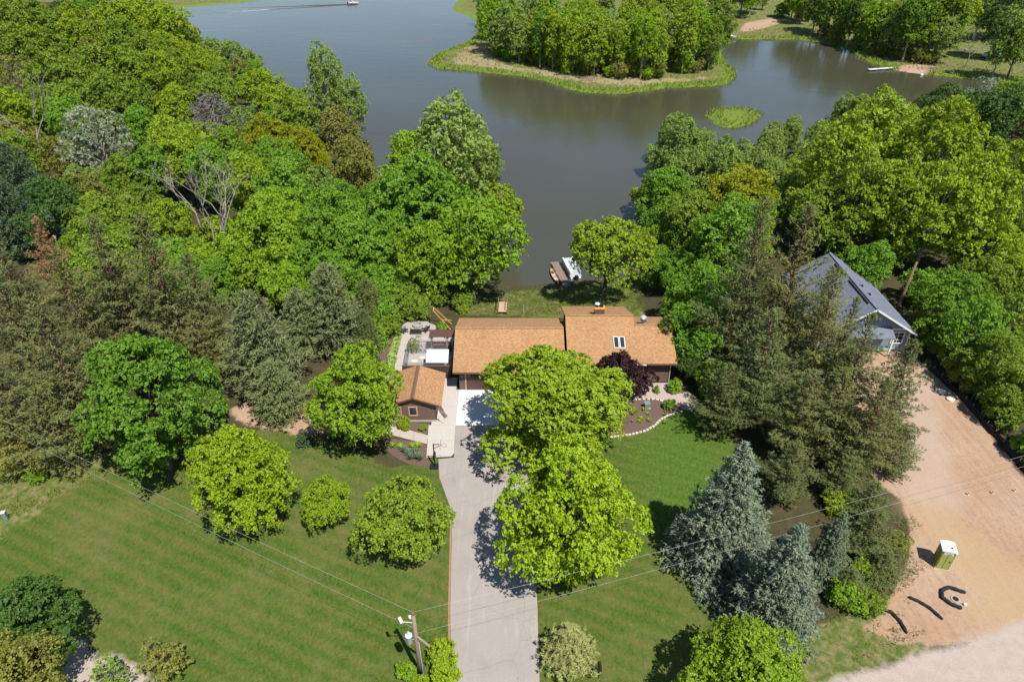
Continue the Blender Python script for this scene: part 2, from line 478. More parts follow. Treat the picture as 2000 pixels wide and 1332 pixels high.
# ------------------------------------------------------------------ building materials
def shingle(name, c1, c2, c3):
    m, nt, p = new_mat(name)
    t = NT(nt)
    uv = t.n('ShaderNodeUVMap').outputs[0]
    br = t.n('ShaderNodeTexBrick', offset=.5, offset_frequency=2, squash=1.0)
    br.inputs['Scale'].default_value = 1.0
    br.inputs['Mortar Size'].default_value = .010
    br.inputs['Mortar Smooth'].default_value = .3
    br.inputs['Brick Width'].default_value = .26
    br.inputs['Row Height'].default_value = .145
    br.inputs['Color1'].default_value = (0, 0, 0, 1); br.inputs['Color2'].default_value = (1, 1, 1, 1); br.inputs['Mortar'].default_value = (.3, .3, .3, 1)
    t.l(uv, br.inputs['Vector'])
    tab = t.mix(br.outputs['Color'], c1, c2)
    blot = t.noise(uv, 5.5, 3, .7)
    tab = t.mix(t.ramp(blot, [(.5, 0.), (.68, .75)]), tab, c3)
    big = t.noise(uv, .35, 3, .6)
    tab = t.mix(1.0, tab, t.ramp(big, [(.25, .86), (.75, 1.08)]), 'MULTIPLY')
    tab = t.mix(t.math('MULTIPLY', br.outputs['Fac'], .55), tab, tuple(x * .35 for x in c1))
    t.l(tab, p.inputs['Base Color'])
    p.inputs['Roughness'].default_value = .95
    p.inputs['Specular IOR Level'].default_value = .15
    t.l(t.bump(br.outputs['Fac'], -.6, .02), p.inputs['Normal'])
    return m
M['shingle'] = shingle('tan_shingles', (.33, .172, .078), (.455, .26, .125), (.52, .34, .19))
M['shingle_grey'] = shingle('grey_shingles', (.15, .165, .21), (.195, .212, .262), (.225, .242, .295))
M['siding'] = simple('brown_siding', (.15, .096, .078), .75, .25, 5, grain=(.4, 4, 4))
M['siding_dk'] = simple('dark_brown_boards', (.070, .050, .044), .8, .3, 6, grain=(3, 3, .4))
M['trim'] = simple('tan_trim', (.50, .345, .235), .6, .1, 4)
M['fascia'] = simple('brown_fascia', (.17, .095, .06), .6, .15, 5)
M['soffit'] = simple('soffit', (.12, .08, .06), .8, .1, 4)
M['door_brown'] = simple('door_brown', (.105, .052, .042), .5, .12, 3)
M['glass'] = simple('window_glass', (.03, .035, .04), .06, .1, 2, spec=.6)
M['white'] = simple('white_paint', (.78, .78, .77), .5, .06, 3)
M['offwhite'] = simple('white_plastic', (.80, .80, .80), .35, .05, 3)
M['black'] = simple('black_plastic', (.018, .018, .02), .5, .25, 8)
M['blackfab'] = simple('black_fabric', (.016, .017, .022), .85, .4, 9)
M['metal'] = simple('galvanised', (.50, .52, .55), .35, .12, 8, metal=.7)
M['grey'] = simple('grey_paint', (.42, .43, .44), .5, .1, 4)
M['ltgrey'] = simple('pale_grey_enamel', (.62, .64, .66), .4, .07, 4)
M['blue'] = simple('blue_siding', (.225, .275, .36), .7, .07, 3)
M['bluedk'] = simple('blue_batten', (.19, .235, .315), .7, .07, 3)
M['mint'] = simple('mint_sheathing', (.35, .62, .45), .8, .1, 4)
M['wood'] = simple('weathered_deck', (.235, .165, .14), .85, .25, 5, grain=(6, .8, 6))
M['woodlt'] = simple('sun_bleached_wood', (.46, .32, .22), .85, .25, 5, grain=(6, .8, 6))
M['woodyel'] = simple('cedar_beam', (.55, .30, .085), .7, .2, 5)
M['pole'] = simple('pole_wood', (.26, .20, .16), .9, .3, 7, grain=(4, 4, .4))
M['concrete'] = simple('concrete', (.47, .435, .395), .9, .10, 1.6, bump=.1)
M['concrete2'] = simple('new_concrete', (.64, .635, .62), .85, .06, 1.4)
M['concpath'] = simple('tinted_concrete', (.43, .375, .33), .9, .13, 1.6)
M['stone'] = simple('pale_stone', (.58, .53, .46), .9, .2, 3)
M['mulch'] = simple('bark_mulch', (.135, .085, .068), .95, .45, 14, bump=.8)
M['gravelrock'] = simple('pink_gravel', (.42, .335, .30), .95, .42, 16, bump=.8)
M['paver'] = simple('grey_gravel', (.37, .33, .30), .95, .35, 14, bump=.6)
M['toilet'] = simple('olive_plastic', (.20, .215, .045), .5, .1, 4)
M['toilet_door'] = simple('green_plastic', (.31, .36, .085), .5, .1, 4)
M['cream'] = simple('cream_plastic', (.62, .52, .28), .6, .1, 4)
M['ink'] = simple('violet_ink', (.17, .12, .42), .6, .1, 4)
M['red'] = simple('red_cloth', (.55, .05, .06), .8, .1, 4)
M['navy'] = simple('navy_cloth', (.045, .055, .16), .8, .1, 4)
M['clothwhite'] = simple('white_cloth', (.80, .79, .78), .8, .05, 4)
M['rust'] = simple('rust_red_steel', (.30, .10, .065), .6, .2, 5)
M['ceramic'] = simple('brown_ceramic', (.25, .085, .045), .3, .15, 4)
M['bluetarp'] = simple('blue_tarp', (.06, .10, .28), .5, .2, 4)
M['sheetwhite'] = simple('white_sheet_roof', (.80, .80, .79), .45, .04, 2)
M['canoe'] = simple('tan_canoe', (.60, .44, .29), .5, .1, 3)
M['twig'] = simple('brush_twigs', (.30, .23, .20), .9, .3, 6)

# asphalt with tyre wear
m, nt, p = new_mat('old_asphalt')
t = NT(nt); pos = t.pos()
f1 = t.noise(pos, 22, 4, .75); f2 = t.noise(t.scaled(pos, (2.2, .16, 1)), 1.2, 4, .6); f3 = t.noise(pos, .35, 3, .6)
c = t.mix(t.ramp(f1, [(.3, 0.), (.7, 1.)]), (.285, .25, .228), (.38, .34, .312))
c = t.mix(t.ramp(f2, [(.55, 0.), (.75, .5)]), c, (.46, .43, .41))
c = t.mix(t.ramp(f3, [(.5, 0.), (.75, .35)]), c, (.24, .195, .175))
cr = t.n('ShaderNodeTexVoronoi', feature='DISTANCE_TO_EDGE', i_Scale=.22)
vd = t.n('ShaderNodeVectorMath', operation='ADD')
nz = t.n('ShaderNodeTexNoise', i_Scale=.9, i_Detail=3.0)
t.l(pos, nz.inputs['Vector']); t.l(pos, vd.inputs[0]); t.l(nz.outputs['Color'], vd.inputs[1]); t.l(vd.outputs[0], cr.inputs['Vector'])
c = t.mix(t.ramp(cr.outputs['Distance'], [(0., .35), (.006, 0.)]), c, (.12, .11, .10))
t.l(c, p.inputs['Base Color']); p.inputs['Roughness'].default_value = .9; p.inputs['Specular IOR Level'].default_value = .2
t.l(t.bump(f1, .25, .02), p.inputs['Normal'])
M['asphalt'] = m

def sheet(name, poly, z, mat, kind='structure', thick=.05):
    o = MB().prism(poly, z - thick, z).build(name, mat)
    return tag(o, kind=kind)
def smooth_poly(pts, n=4):
    out = []
    k = len(pts)
    for i in range(k):
        p0, p1, p2, p3 = [Vector(pts[(i + j - 1) % k]) for j in range(4)]
        for s in range(n):
            u = s / n
            out.append(tuple(.5 * ((2 * p1) + (-p0 + p2) * u + (2 * p0 - 5 * p1 + 4 * p2 - p3) * u * u + (-p0 + 3 * p1 - 3 * p2 + p3) * u ** 3)))
    return out

# ------------------------------------------------------------------ paved surfaces of the garden
drv = [(-3.85, 22), (1.85, 22), (1.9, 31.2), (1.75, 40), (1.6, 51.60), (-5.62, 51.60), (-5.45, 47.1), (-6.9, 46.9), (-6.6, 44.5), (-5.35, 41), (-5.05, 39), (-4.6, 31), (-4.35, 28)]
sheet('driveway', drv, .02, 'asphalt')
edg = MB()
for a, b in zip(drv[-4:], drv[-3:]): edg.beam((a[0] - .10, a[1], .012), (b[0] - .10, b[1], .012), .14, .03)
m_ = simple('orange_bark_strip', (.33, .19, .095), .95, .4, 9)
M['barkstrip'] = m_
tag(edg.build('bark_border', 'barkstrip'), kind='structure')
apron = thing('concrete_apron', None, None); tag(apron, kind='structure'); del_keys = None
for x0, x1, y0, y1, mt in ((-5.62, -1.75, 51.66, 57.40, 'concrete2'), (-1.74, 1.9, 51.66, 57.40, 'concrete2'),
                           (-8.05, -5.63, 51.72, 54.6, 'concrete'), (-8.05, -5.63, 54.62, 57.4, 'concrete'), (-7.75, -5.95, 57.42, 59.5, 'concrete')):
    MB().box(x0, x1, y0, y1, -.06, .04).build('slab', mt, apron)
MB().prism([(-8.30, 51.70), (-5.63, 51.70), (-5.56, 49.45), (-8.17, 49.45)], -.06, .045).build('slab', 'concrete', apron)
MB().prism([(-8.17, 49.43), (-5.56, 49.43), (-5.48, 47.7), (-5.75, 47.25), (-8.05, 47.08)], -.06, .045).build('slab', 'concrete', apron)
walk = tag(thing('concrete_walk', None, None), kind='structure')
for i in range(3):
    x0, x1 = -8.2 - i * 1.4, -9.58 - i * 1.4
    f = lambda x: (x + 8.2) / -2.9
    MB().prism([(x0, 48.95 + f(x0) * 1.05), (x0, 50.2 + f(x0) * 1.1), (x1, 50.2 + f(x1) * 1.1), (x1, 48.95 + f(x1) * 1.05)], -.06, .04).build('slab', 'concpath', walk)
path = tag(thing('garden_path', None, None), kind='structure')
for i in range(7):
    y0 = 59.2 + i * 1.33
    MB().box(-13.15, -11.98, y0, y0 + 1.31, -.06, .04).build('slab', 'concpath', path)
for i in range(4): MB().box(-11.95 + i * 1.3, -10.67 + i * 1.3, 66.6, 67.85, -.06, .042).build('slab', 'concpath', path)
sheet('patio', smooth_poly([(-13.5, 68.0), (-13.3, 70.2), (-12.2, 71.2), (-10.6, 71.0), (-9.3, 70.0), (-9.2, 68.2), (-9.6, 67.9), (-13.2, 67.95)], 3), .03, 'paver')
sheet('kennel_yard', [(-11.9, 59.6), (-6.75, 59.6), (-6.75, 66.5), (-11.9, 66.5)], .024, 'paver')
sheet('rock_bed', smooth_poly([(6, 58.6), (17.3, 58.6), (18.4, 57.6), (19.2, 56), (19.0, 54.3), (17.7, 54.1), (16.3, 55.4), (14.5, 56.0), (12.5, 55.8), (6, 55.5)], 3), .022, 'gravelrock')
bed_edge = [(9.5, 49.9), (11.7, 50.3), (13.2, 50.85), (14.2, 51.6), (14.95, 52.5), (15.9, 53.2), (17.0, 53.6), (17.6, 53.9), (17.3, 54.6), (16.2, 55.2), (15.0, 55.8), (13.1, 55.7), (9.5, 55.2)]
sheet('mulch_bed', bed_edge, .03, 'mulch')
sheet('shed_bed', smooth_poly([(-12.6, 50.9), (-12.4, 52.0), (-8.3, 51.9), (-8.2, 50.4), (-9.5, 50.7), (-11, 51.2)], 2), .022, 'mulch')
sheet('driveway_bed', smooth_poly([(-8.2, 48.8), (-8.1, 47.2), (-7.5, 46.2), (-8.6, 45.9), (-10.2, 46.6), (-11.8, 48.0), (-12.2, 49.6), (-11.0, 49.6)], 3), .022, 'mulch')
sheet('hosta_bed', [(-15.6, 56.5), (-13.2, 57.2), (-13.2, 67.2), (-13.6, 69), (-15.2, 68)], .02, 'mulch')
# stone edging between mulch and lawn, one stone after another
edging = tag(thing('bed_edging', 'curving pale stone edging between mulch bed and lawn', 'edging'))
st = MB().box(-.16, .16, -.09, .09, -.05, .09).mesh('edging_stone', 'stone')
def run_stones(pts, step, par):
    for a, b in zip(pts, pts[1:]):
        a, b = Vector(a), Vector(b)
        n = max(1, int((b - a).length / step))
        for k in range(n):
            q = a.lerp(b, (k + .5) / n)
            o = link('stone', st, par, (q.x, q.y, .02))
            o.rotation_euler = (0, 0, math.atan2(b.y - a.y, b.x - a.x) + random.uniform(-.1, .1))
            o.scale = (random.uniform(.85, 1.05), random.uniform(.8, 1.2), random.uniform(.8, 1.2))
run_stones(bed_edge[0:8], .34, edging)
run_stones(bed_edge[8:13], .40, edging)

# ------------------------------------------------------------------ brown house
def roof_slab(name, quad, t_, mat, par):
    q = [Vector(v) for v in quad]
    ux = (q[1] - q[0]).normalized()
    n_ = (q[1] - q[0]).cross(q[2] - q[0]).normalized()
    return MB().slab(quad, t_).build(name, mat, par, uvplane=(q[0], ux, n_.cross(ux)))
def boards_wall(par, x0, x1, y, z0, z1, h=.2, face=-1, holes=(), mat='siding'):
    """lapped boards on a wall that faces -y"""
    n = int(round((z1 - z0) / h))
    h = (z1 - z0) / n
    for i in range(n):
        a, b = z0 + i * h, z0 + (i + 1) * h
        segs = [(x0, x1)]
        for hx0, hx1, hz0, hz1 in holes:
            if b > hz0 + .02 and a < hz1 - .02:
                ns = []
                for s0, s1 in segs:
                    if hx0 > s0: ns.append((s0, min(s1, hx0)))
                    if hx1 < s1: ns.append((max(s0, hx1), s1))
                segs = [s for s in ns if s[1] - s[0] > .02]
        for s0, s1 in segs:
            mb = MB()
            vs = [(s0, y, a), (s1, y, a), (s1, y, b), (s0, y, b)]
            fr = [(s0, y - .045, a + .004), (s1, y - .045, a + .004), (s1, y - .012, b), (s0, y - .012, b)]
            mb.add(vs + fr, [(4, 5, 6, 7), (0, 1, 5, 4), (3, 7, 6, 2), (0, 4, 7, 3), (1, 2, 6, 5)])
            mb.build('board', mat, par)
def window_part(par, x0, x1, z0, z1, y, frame='trim', mull=0, fw=.11, bars=0):
    w = MB()
    w.box(x0, x1, y - .07, y + .02, z0, z0 + fw); w.box(x0, x1, y - .07, y + .02, z1 - fw, z1)
    w.box(x0, x0 + fw, y - .07, y + .02, z0 + fw, z1 - fw); w.box(x1 - fw, x1, y - .07, y + .02, z0 + fw, z1 - fw)
    fr = w.build('window', frame, par)
    MB().box(x0 + fw, x1 - fw, y - .02, y + .01, z0 + fw, z1 - fw).build('pane', 'glass', fr)
    if mull or bars:
        b = MB()
        for i in range(mull): 
            xx = x0 + (x1 - x0) * (i + 1) / (mull + 1); b.box(xx - .025, xx + .025, y - .045, y - .021, z0 + fw, z1 - fw)
        for i in range(bars):
            zz = z0 + (z1 - z0) * (i + 1) / (bars + 1); b.box(x0 + fw, x1 - fw, y - .048, y - .021, zz - .025, zz + .025)
        b.build('glazing_bars', frame, fr)
    return fr
house = thing('house', 'long brown house with tan shingle roofs, chimney and skylights by the lake', 'house', (0, 0, 0))
# main block walls
MX0, MX1, MY0, MY1 = 6.15, 16.9, 58.62, 66.8
MB().box(MX0, MX1, MY0 + .05, MY1, -4.0, 2.95).build('wall', 'siding', house)
MB().box(MX0, 13.1, MY1 + .01, 69.3, -4.0, 2.95).build('rear_wall', 'siding', house)
boards_wall(house, MX0, MX1, MY0 + .05, .25, 2.9, .2, holes=[(13.05, 14.05, 1.25, 2.6), (8.0, 9.6, 1.1, 2.6)])
MB().box(MX0 - .01, MX1 + .01, MY0 - .02, MY0 + .04, -.05, .245).build('foundation_board', 'siding_dk', house)
window_part(house, 13.05, 14.05, 1.25, 2.6, MY0 + .03)
window_part(house, 8.0, 9.6, 1.1, 2.6, MY0 + .03, mull=1)
# gable triangles
def gable(x, y0, y1, yr, z0, zr, par, mat='siding', t_=.1):
    MB().add([(x, y0, z0), (x, y1, z0), (x, yr, zr), (x + t_, y0, z0), (x + t_, y1, z0), (x + t_, yr, zr)],
             [(0, 2, 1), (3, 4, 5), (0, 1, 4, 3), (1, 2, 5, 4), (2, 0, 3, 5)]).build('gable', mat, par)
SL = .407
EZ, EY = 3.0, 58.0
RX, RY, RZ_ = 17.35, 62.65, 4.90          # right ridge
LY, LZ = 63.80, EZ + SL * 5.80            # left, higher ridge
XM = 13.35
gable(16.8, 58.67, 66.7, RY, 2.94, RZ_ - .12, house)
gable(6.16, 58.67, 69.2, LY, 2.94, LZ - .12, house)
roof_f = roof_slab('roof', [(5.85, EY, EZ), (XM, EY, EZ), (XM, LY, LZ), (5.85, LY, LZ)], .16, 'shingle', house)
roof_slab('roof', [(XM + .005, EY, EZ), (RX, EY, EZ), (RX, RY, RZ_), (XM + .005, RY, RZ_)], .16, 'shingle', house)
roof_slab('roof', [(XM, 69.7, LZ - SL * 5.9), (5.85, 69.7, LZ - SL * 5.9), (5.85, LY + .005, LZ), (XM, LY + .005, LZ)], .16, 'shingle', house)
roof_slab('roof', [(RX, 67.3, RZ_ - SL * 4.65), (XM + .06, 67.3, RZ_ - SL * 4.65), (XM + .06, RY + .005, RZ_), (RX, RY + .005, RZ_)], .16, 'shingle', house)
MB().add([(XM - .2, RY, RZ_ - .1), (XM - .2, LY, LZ - .08), (XM - .2, 66.7, RZ_ - 1.6), (XM - .1, RY, RZ_ - .1), (XM - .1, LY, LZ - .08), (XM - .1, 66.7, RZ_ - 1.6)],
         [(0, 2, 1), (3, 4, 5), (0, 3, 5, 2), (1, 2, 5, 4), (0, 1, 4, 3)]).build('step_wall', 'fascia', house)
for nm, a, b in (('ridge_cap', (5.85, LY, LZ + .015), (XM, LY, LZ + .015)), ('ridge_cap', (XM, RY, RZ_ + .015), (RX, RY, RZ_ + .015))):
    MB().beam(a, b, .3, .035).build(nm, 'fascia' if 0 else 'shingle', house, uvplane=(a, (1, 0, 0), (0, 1, 0)))
MB().box(5.85, RX, EY - .03, EY - .002, EZ - .2, EZ - .01).build('fascia', 'fascia', house)
MB().box(RX + .002, RX + .03, EY, EY + .4, EZ - .2, EZ + .1).build('rake_end', 'fascia', house)
MB().box(12.0, 14.1, EY - .16, EY - .035, EZ - .17, EZ - .05).build('gutter', 'ltgrey', house)
MB().box(5.9, RX - .05, EY, MY0 + .03, EZ - .24, EZ - .19).build('soffit', 'soffit', house)
MB().tube([(16.85, EY + .05, EZ - .25), (16.86, MY0 - .06, EZ - .6), (16.86, MY0 - .06, .1), (16.9, MY0 - .4, .03)], .045, 6).build('downspout', 'ltgrey', house)
# chimney on the back slope
ch = MB().box(9.15, 10.2, 64.25, 65.0, 4.3, 5.85).build('chimney', 'siding', house)
for i in range(5): MB().box(9.13, 10.22, 64.22, 64.245, 5.05 + i * .15, 5.18 + i * .15).build('board', 'siding', ch)
MB().box(9.08, 10.27, 64.18, 65.07, 5.851, 5.95).build('cap', 'woodyel', ch)
for cx_, mt in ((9.42, 'ltgrey'), (9.95, 'black')):
    fl = MB().lathe([(.13, 0), (.13, .3)], (cx_, 64.62, 5.951), 10).build('flue', 'black', ch)
    MB().lathe([(.05, .0), (.28, .03), (.28, .09), (.24, .12)], (cx_, 64.62, 6.29), 12).build('flue_cap', mt, fl)
# satellite dish near the right ridge
def on_front(y): return EZ + SL * (y - EY)
dish = MB()
prof = [(r, .55 * r * r) for r in (.02, .12, .24, .34, .42)]
dish.lathe(prof, (0, 0, 0), 16)
dz = RZ_ - SL * .55
dobj = dish.build('satellite_dish', 'ltgrey', house, True, (14.35, 63.2, dz + .62))
dobj.rotation_euler = (math.radians(52), 0, math.radians(12))
MB().tube([(14.35, 63.25, dz - .05), (14.35, 63.22, dz + .35), (14.35, 63.15, dz + .6)], .03, 6).build('dish_mast', 'grey', house)
# skylights
sn = Vector((0, -SL, 1)).normalized()
for x0 in (10.86, 11.50):
    y0, y1 = 59.75, 61.15
    w = MB()
    def ss(x, y, h): return Vector((x, y, on_front(y))) + sn * h
    fr = MB()
    for (xa, xb, ya, yb) in ((x0, x0 + .08, y0, y1), (x0 + .5, x0 + .58, y0, y1), (x0 + .081, x0 + .499, y0, y0 + .09), (x0 + .081, x0 + .499, y1 - .09, y1)):
        fr.slab([ss(xa, ya, .12), ss(xb, ya, .12), ss(xb, yb, .12), ss(xa, yb, .12)], .14)
    f = fr.build('skylight', 'ltgrey', house)
    MB().slab([ss(x0 + .08, y0 + .09, .08), ss(x0 + .5, y0 + .09, .08), ss(x0 + .5, y1 - .09, .08), ss(x0 + .08, y1 - .09, .08)], .05).build('pane', 'glass', f)
for x, y in ((12.75, 61.5), (-.1, 63.6)):
    z = on_front(y) if x > 5 else 4.25
    MB().tube([(x, y, z - .1), (x, y, z + .3)], .05, 8).build('roof_vent', 'grey', house)
# garage block
GY0, GE, GR, GB = 57.35, 56.75, 62.05, 67.35
GZE, GZR = 2.8, 4.85
MB().box(-5.55, 5.55, GY0 + .05, 66.7, -3.5, 2.75).build('wall', 'siding', house)
boards_wall(house, -5.55, 5.5, GY0 + .05, .1, 2.7, .2, holes=[(-4.95, .15, 0, 2.45), (1.6, 4.4, 0, 2.45)])
gable(-5.54, 57.4, 66.6, GR, 2.74, GZR - .12, house); gable(5.4, 57.4, 66.6, GR, 2.74, GZR - .12, house)
roof_slab('roof', [(-6.15, GE, GZE), (5.58, GE, GZE), (5.58, GR, GZR), (-6.15, GR, GZR)], .16, 'shingle', house)
roof_slab('roof', [(5.58, GB, GZE), (-6.15, GB, GZE), (-6.15, GR + .005, GZR), (5.58, GR + .005, GZR)], .16, 'shingle', house)
MB().beam((-6.15, GR, GZR + .015), (5.58, GR, GZR + .015), .3, .035).build('ridge_cap', 'shingle', house, uvplane=((0, 0, 0), (1, 0, 0), (0, 1, 0)))
MB().box(-6.15, 5.58, GE - .03, GE - .002, GZE - .2, GZE - .01).build('fascia', 'fascia', house)
MB().box(-6.1, 5.55, GE, GY0 + .03, GZE - .24, GZE - .19).build('soffit', 'soffit', house)
for x0, x1 in ((-4.82, .02), (1.72, 4.28)):
    tr = MB(); y = GY0 + .04
    tr.box(x0 - .13, x0, y - .09, y, 0.04, 2.32); tr.box(x1, x1 + .13, y - .09, y, .04, 2.32); tr.box(x0 - .13, x1 + .13, y - .09, y, 2.321, 2.45)
    gd = tr.build('garage_door', 'trim', house)
    for k in range(4):
        MB().box(x0, x1, y - .045, y - .005, .045 + k * .57, .60 + k * .57).build('panel', 'door_brown', gd)
    n = 4 if x1 - x0 < 3 else 8
    for k in range(n):
        xa = x0 + .15 + k * (x1 - x0 - .3) / n
        MB().box(xa + .05, xa + (x1 - x0 - .3) / n - .05, y - .06, y - .046, 1.88, 2.14).build('pane', 'glass', gd)
lan = MB().box(-.09, .09, -.14, .02, -.2, .12).build('wall_lantern', 'black', house, loc=(-5.2, GY0 - .06, 1.85))
MB().lathe([(.16, 0), (.14, .04), (.03, .1)], (0, -.08, .122), 8).build('lantern_cap', 'white', lan)
# television aerial beside the house
ant = thing('television_aerial', 'metal television aerial on a mast at the gable of the brown house', 'antenna', (17.75, 60.6, 0))
MB().tube([(0, 0, 0), (0, 0, 4.4)], .035, 6).build('mast', 'metal', ant)
MB().tube([(-.45, .5, 4.35), (1.4, -.35, 4.45)], .03, 5).build('boom', 'metal', ant)
for k in range(6):
    u = k / 5
    c_ = Vector((-.45, .5, 4.35)).lerp(Vector((1.4, -.35, 4.45)), u)
    d_ = Vector((.42, .9, 0)) * (.25 + .35 * u)
    MB().tube([c_ - d_, c_ + d_], .014, 4).build('element', 'metal', ant)

# ------------------------------------------------------------------ shed
shed = thing('shed', 'small brown garden shed with tan gable roof beside the driveway', 'shed', (-9.72, 52.25, 0))
def S_(mb, n, mt, **k): return mb.build(n, mt, shed, **k)
S_(MB().box(-2.15, 2.15, .05, 4.7, -.2, 2.15), 'wall', 'siding')
boards_wall(shed, -2.15, 2.15, .05, .22, 2.1, .145, holes=[(-.55, .35, .75, 1.95), (-2.05, -1.25, .75, 1.95)])
S_(MB().box(-2.16, 2.16, -.02, .04, -.02, .21), 'skirting', 'concrete')
def gx_(y0, y1): return MB().add([(-2.15, y0, 2.14), (2.15, y0, 2.14), (0, y0, 3.02), (-2.15, y1, 2.14), (2.15, y1, 2.14), (0, y1, 3.02)], [(0, 1, 2), (5, 4, 3), (0, 3, 4, 1), (1, 4, 5, 2), (2, 5, 3, 0)])
S_(gx_(.03, .13), 'gable', 'siding'); S_(gx_(4.55, 4.65), 'gable', 'siding')
roof_slab('roof', [(0.005, -.32, 3.3), (0.005, 5.1, 3.3), (2.8, 5.1, 2.28), (2.8, -.32, 2.28)], .13, 'shingle', shed)
roof_slab('roof', [(-0.005, 5.1, 3.3), (-0.005, -.32, 3.3), (-2.8, -.32, 2.28), (-2.8, 5.1, 2.28)], .13, 'shingle', shed)
MB().slab([(.005, -.33, 3.335), (.005, 5.11, 3.335), (.2, 5.11, 3.262), (.2, -.33, 3.262)], .03).build('ridge_cap', 'fascia', shed)
MB().slab([(-.005, 5.11, 3.335), (-.005, -.33, 3.335), (-.2, -.33, 3.262), (-.2, 5.11, 3.262)], .03).build('ridge_cap', 'fascia', shed)
for sx in (-1, 1): S_(MB().slab([(sx * .01, -.36, 3.29), (sx * .01, -.325, 3.29), (sx * 2.8, -.325, 2.27), (sx * 2.8, -.36, 2.27)], .16), 'bargeboard', 'fascia')
window_part(shed, -.55, .35, .75, 1.95, .03, fw=.12)
window_part(shed, -2.05, -1.25, .75, 1.95, .03, fw=.12)
S_(MB().box(2.10, 2.19, -.01, .09, .2, 2.13), 'corner_trim', 'siding_dk')
# flag on a slanting staff at the shed corner
flag = thing('flag', 'striped red and white flag with blue canton on a staff at the shed corner', 'flag', (-7.58, 52.18, 1.45))
st_a, st_b = Vector((0, 0, 0)), Vector((.62, -.62, 1.25))
MB().tube([st_a, st_b], .018, 6).build('staff', 'white', flag)
d_ = (st_b - st_a).normalized()
hoist0 = st_a + (st_b - st_a) * .42; hoist1 = st_b * .985
fall = Vector((.50, -.28, -.80)).normalized()
def fp(u, v): return hoist1.lerp(hoist0, u) + fall * v * 1.25 + Vector((.06 * math.sin(v * 7 + u * 2), .05 * math.sin(v * 6), 0)) * v
for k in range(13):
    mb = MB(); v0 = .42 if k < 7 else 0.0
    n = 8
    for j in range(n):
        a, b = v0 + (1 - v0) * j / n, v0 + (1 - v0) * (j + 1) / n
        mb.slab([fp(k / 13, a), fp((k + 1) / 13, a), fp((k + 1) / 13, b), fp(k / 13, b)], .006)
    mb.build('stripe', 'red' if k % 2 == 0 else 'clothwhite', flag)
mb = MB()
for j in range(4): mb.slab([fp(0, .42 * j / 4), fp(7 / 13, .42 * j / 4), fp(7 / 13, .42 * (j + 1) / 4), fp(0, .42 * (j + 1) / 4)], .007)
canton = mb.build('canton', 'navy', flag)
nrm_f = (fp(.5, .2) - fp(0, .2)).cross(fp(.2, .4) - fp(.2, 0)).normalized()
if nrm_f.y > 0: nrm_f = -nrm_f
mb = MB()
for i in range(5):
    for j in range(6):
        c_ = fp(7 / 13 * (i + .5) / 5, .42 * (j + .5) / 6) + nrm_f * .012
        a_ = (fp(.5, .2) - fp(0, .2)).normalized() * .03; b_ = (fp(.2, .4) - fp(.2, 0)).normalized() * .03
        mb.slab([c_ - a_ - b_ * .4, c_ + a_ * .4 - b_, c_ + a_ + b_ * .4, c_ - a_ * .4 + b_], .003)
mb.build('stars', 'clothwhite', canton)

# ------------------------------------------------------------------ kennel behind the shed
ken = thing('dog_kennel', 'chain-link dog run with a white sheet roof behind the shed', 'kennel', (0, 0, 0))
MB().slab([(-9.3, 59.72, 1.92), (-6.9, 59.72, 1.92), (-6.98, 62.0, 2.08), (-9.38, 62.0, 2.08)], .05).build('roof', 'sheetwhite', ken)
m, nt, p = new_mat('chain_link')
t = NT(nt)
uvn = t.obj()
sp_ = t.n('ShaderNodeSeparateXYZ'); t.l(uvn, sp_.inputs[0])
h_ = t.math('ADD', sp_.outputs[0], sp_.outputs[1])
def wire_(sgn):
    q = t.math('MULTIPLY', t.math('ADD', h_, t.math('MULTIPLY', sp_.outputs[2], sgn)), 9.0)
    return t.math('LESS_THAN', t.math('FRACT', q), .13)
al = t.math('MAXIMUM', wire_(1.0), wire_(-1.0))
p.inputs['Base Color'].default_value = (.5, .52, .55, 1); p.inputs['Metallic'].default_value = .6; p.inputs['Roughness'].default_value = .4
t.l(al, p.inputs['Alpha'])
M['chainlink'] = m
posts = [(-11.65, 59.8), (-11.7, 61.9), (-11.75, 64.1), (-9.7, 64.15), (-7.5, 64.2), (-6.78, 64.45), (-9.35, 59.8), (-6.85, 59.75)]
for x, y in posts: MB().tube([(x, y, 0), (x, y, 1.85)], .03, 6).build('post', 'metal', ken)
for (a, b) in ((0, 1), (1, 2), (2, 3), (3, 4), (4, 5), (0, 6), (6, 7)):
    A_, B_ = Vector(posts[a] + (1.82,)), Vector(posts[b] + (1.82,))
    MB().tube([A_, B_], .025, 5).build('rail', 'metal', ken)
    MB().slab([(A_.x, A_.y, .06), (B_.x, B_.y, .06), (B_.x, B_.y, 1.8), (A_.x, A_.y, 1.8)], .004).build('mesh_panel', 'chainlink', ken)
MB().box(-9.3, -6.9, 62.3, 63.3, .03, .22).build('step', 'concrete', ken)
pf = thing('privacy_fence', 'dark brown board wall between shed and dog run', 'fence', (0, 0, 0))
for k in range(16):
    x0 = -11.85 + k * .318
    MB().box(x0, x0 + .30, 59.42, 59.47, .03, 1.62).build('board', 'siding_dk', pf)
MB().box(-11.87, -6.72, 59.40, 59.52, 1.621, 1.70).build('cap_rail', 'siding', pf)
MB().box(-6.80, -6.70, 59.36, 59.56, 0, 1.62).build('post', 'siding_dk', pf)
for k, (x, y) in enumerate(((-10.4, 65.0), (-10.2, 63.3), (-11.0, 62.6))):
    a = [(x + .38 * math.cos(q * .785) * random.uniform(.85, 1.1), y + .3 * math.sin(q * .785)) for q in range(8)]
    tag(MB().prism(a, 0, .06).build('stepping_stone', 'stone'), 'flat pale stepping stone in the dog run gravel', 'stepping stone', 'stepping stones in the dog run')
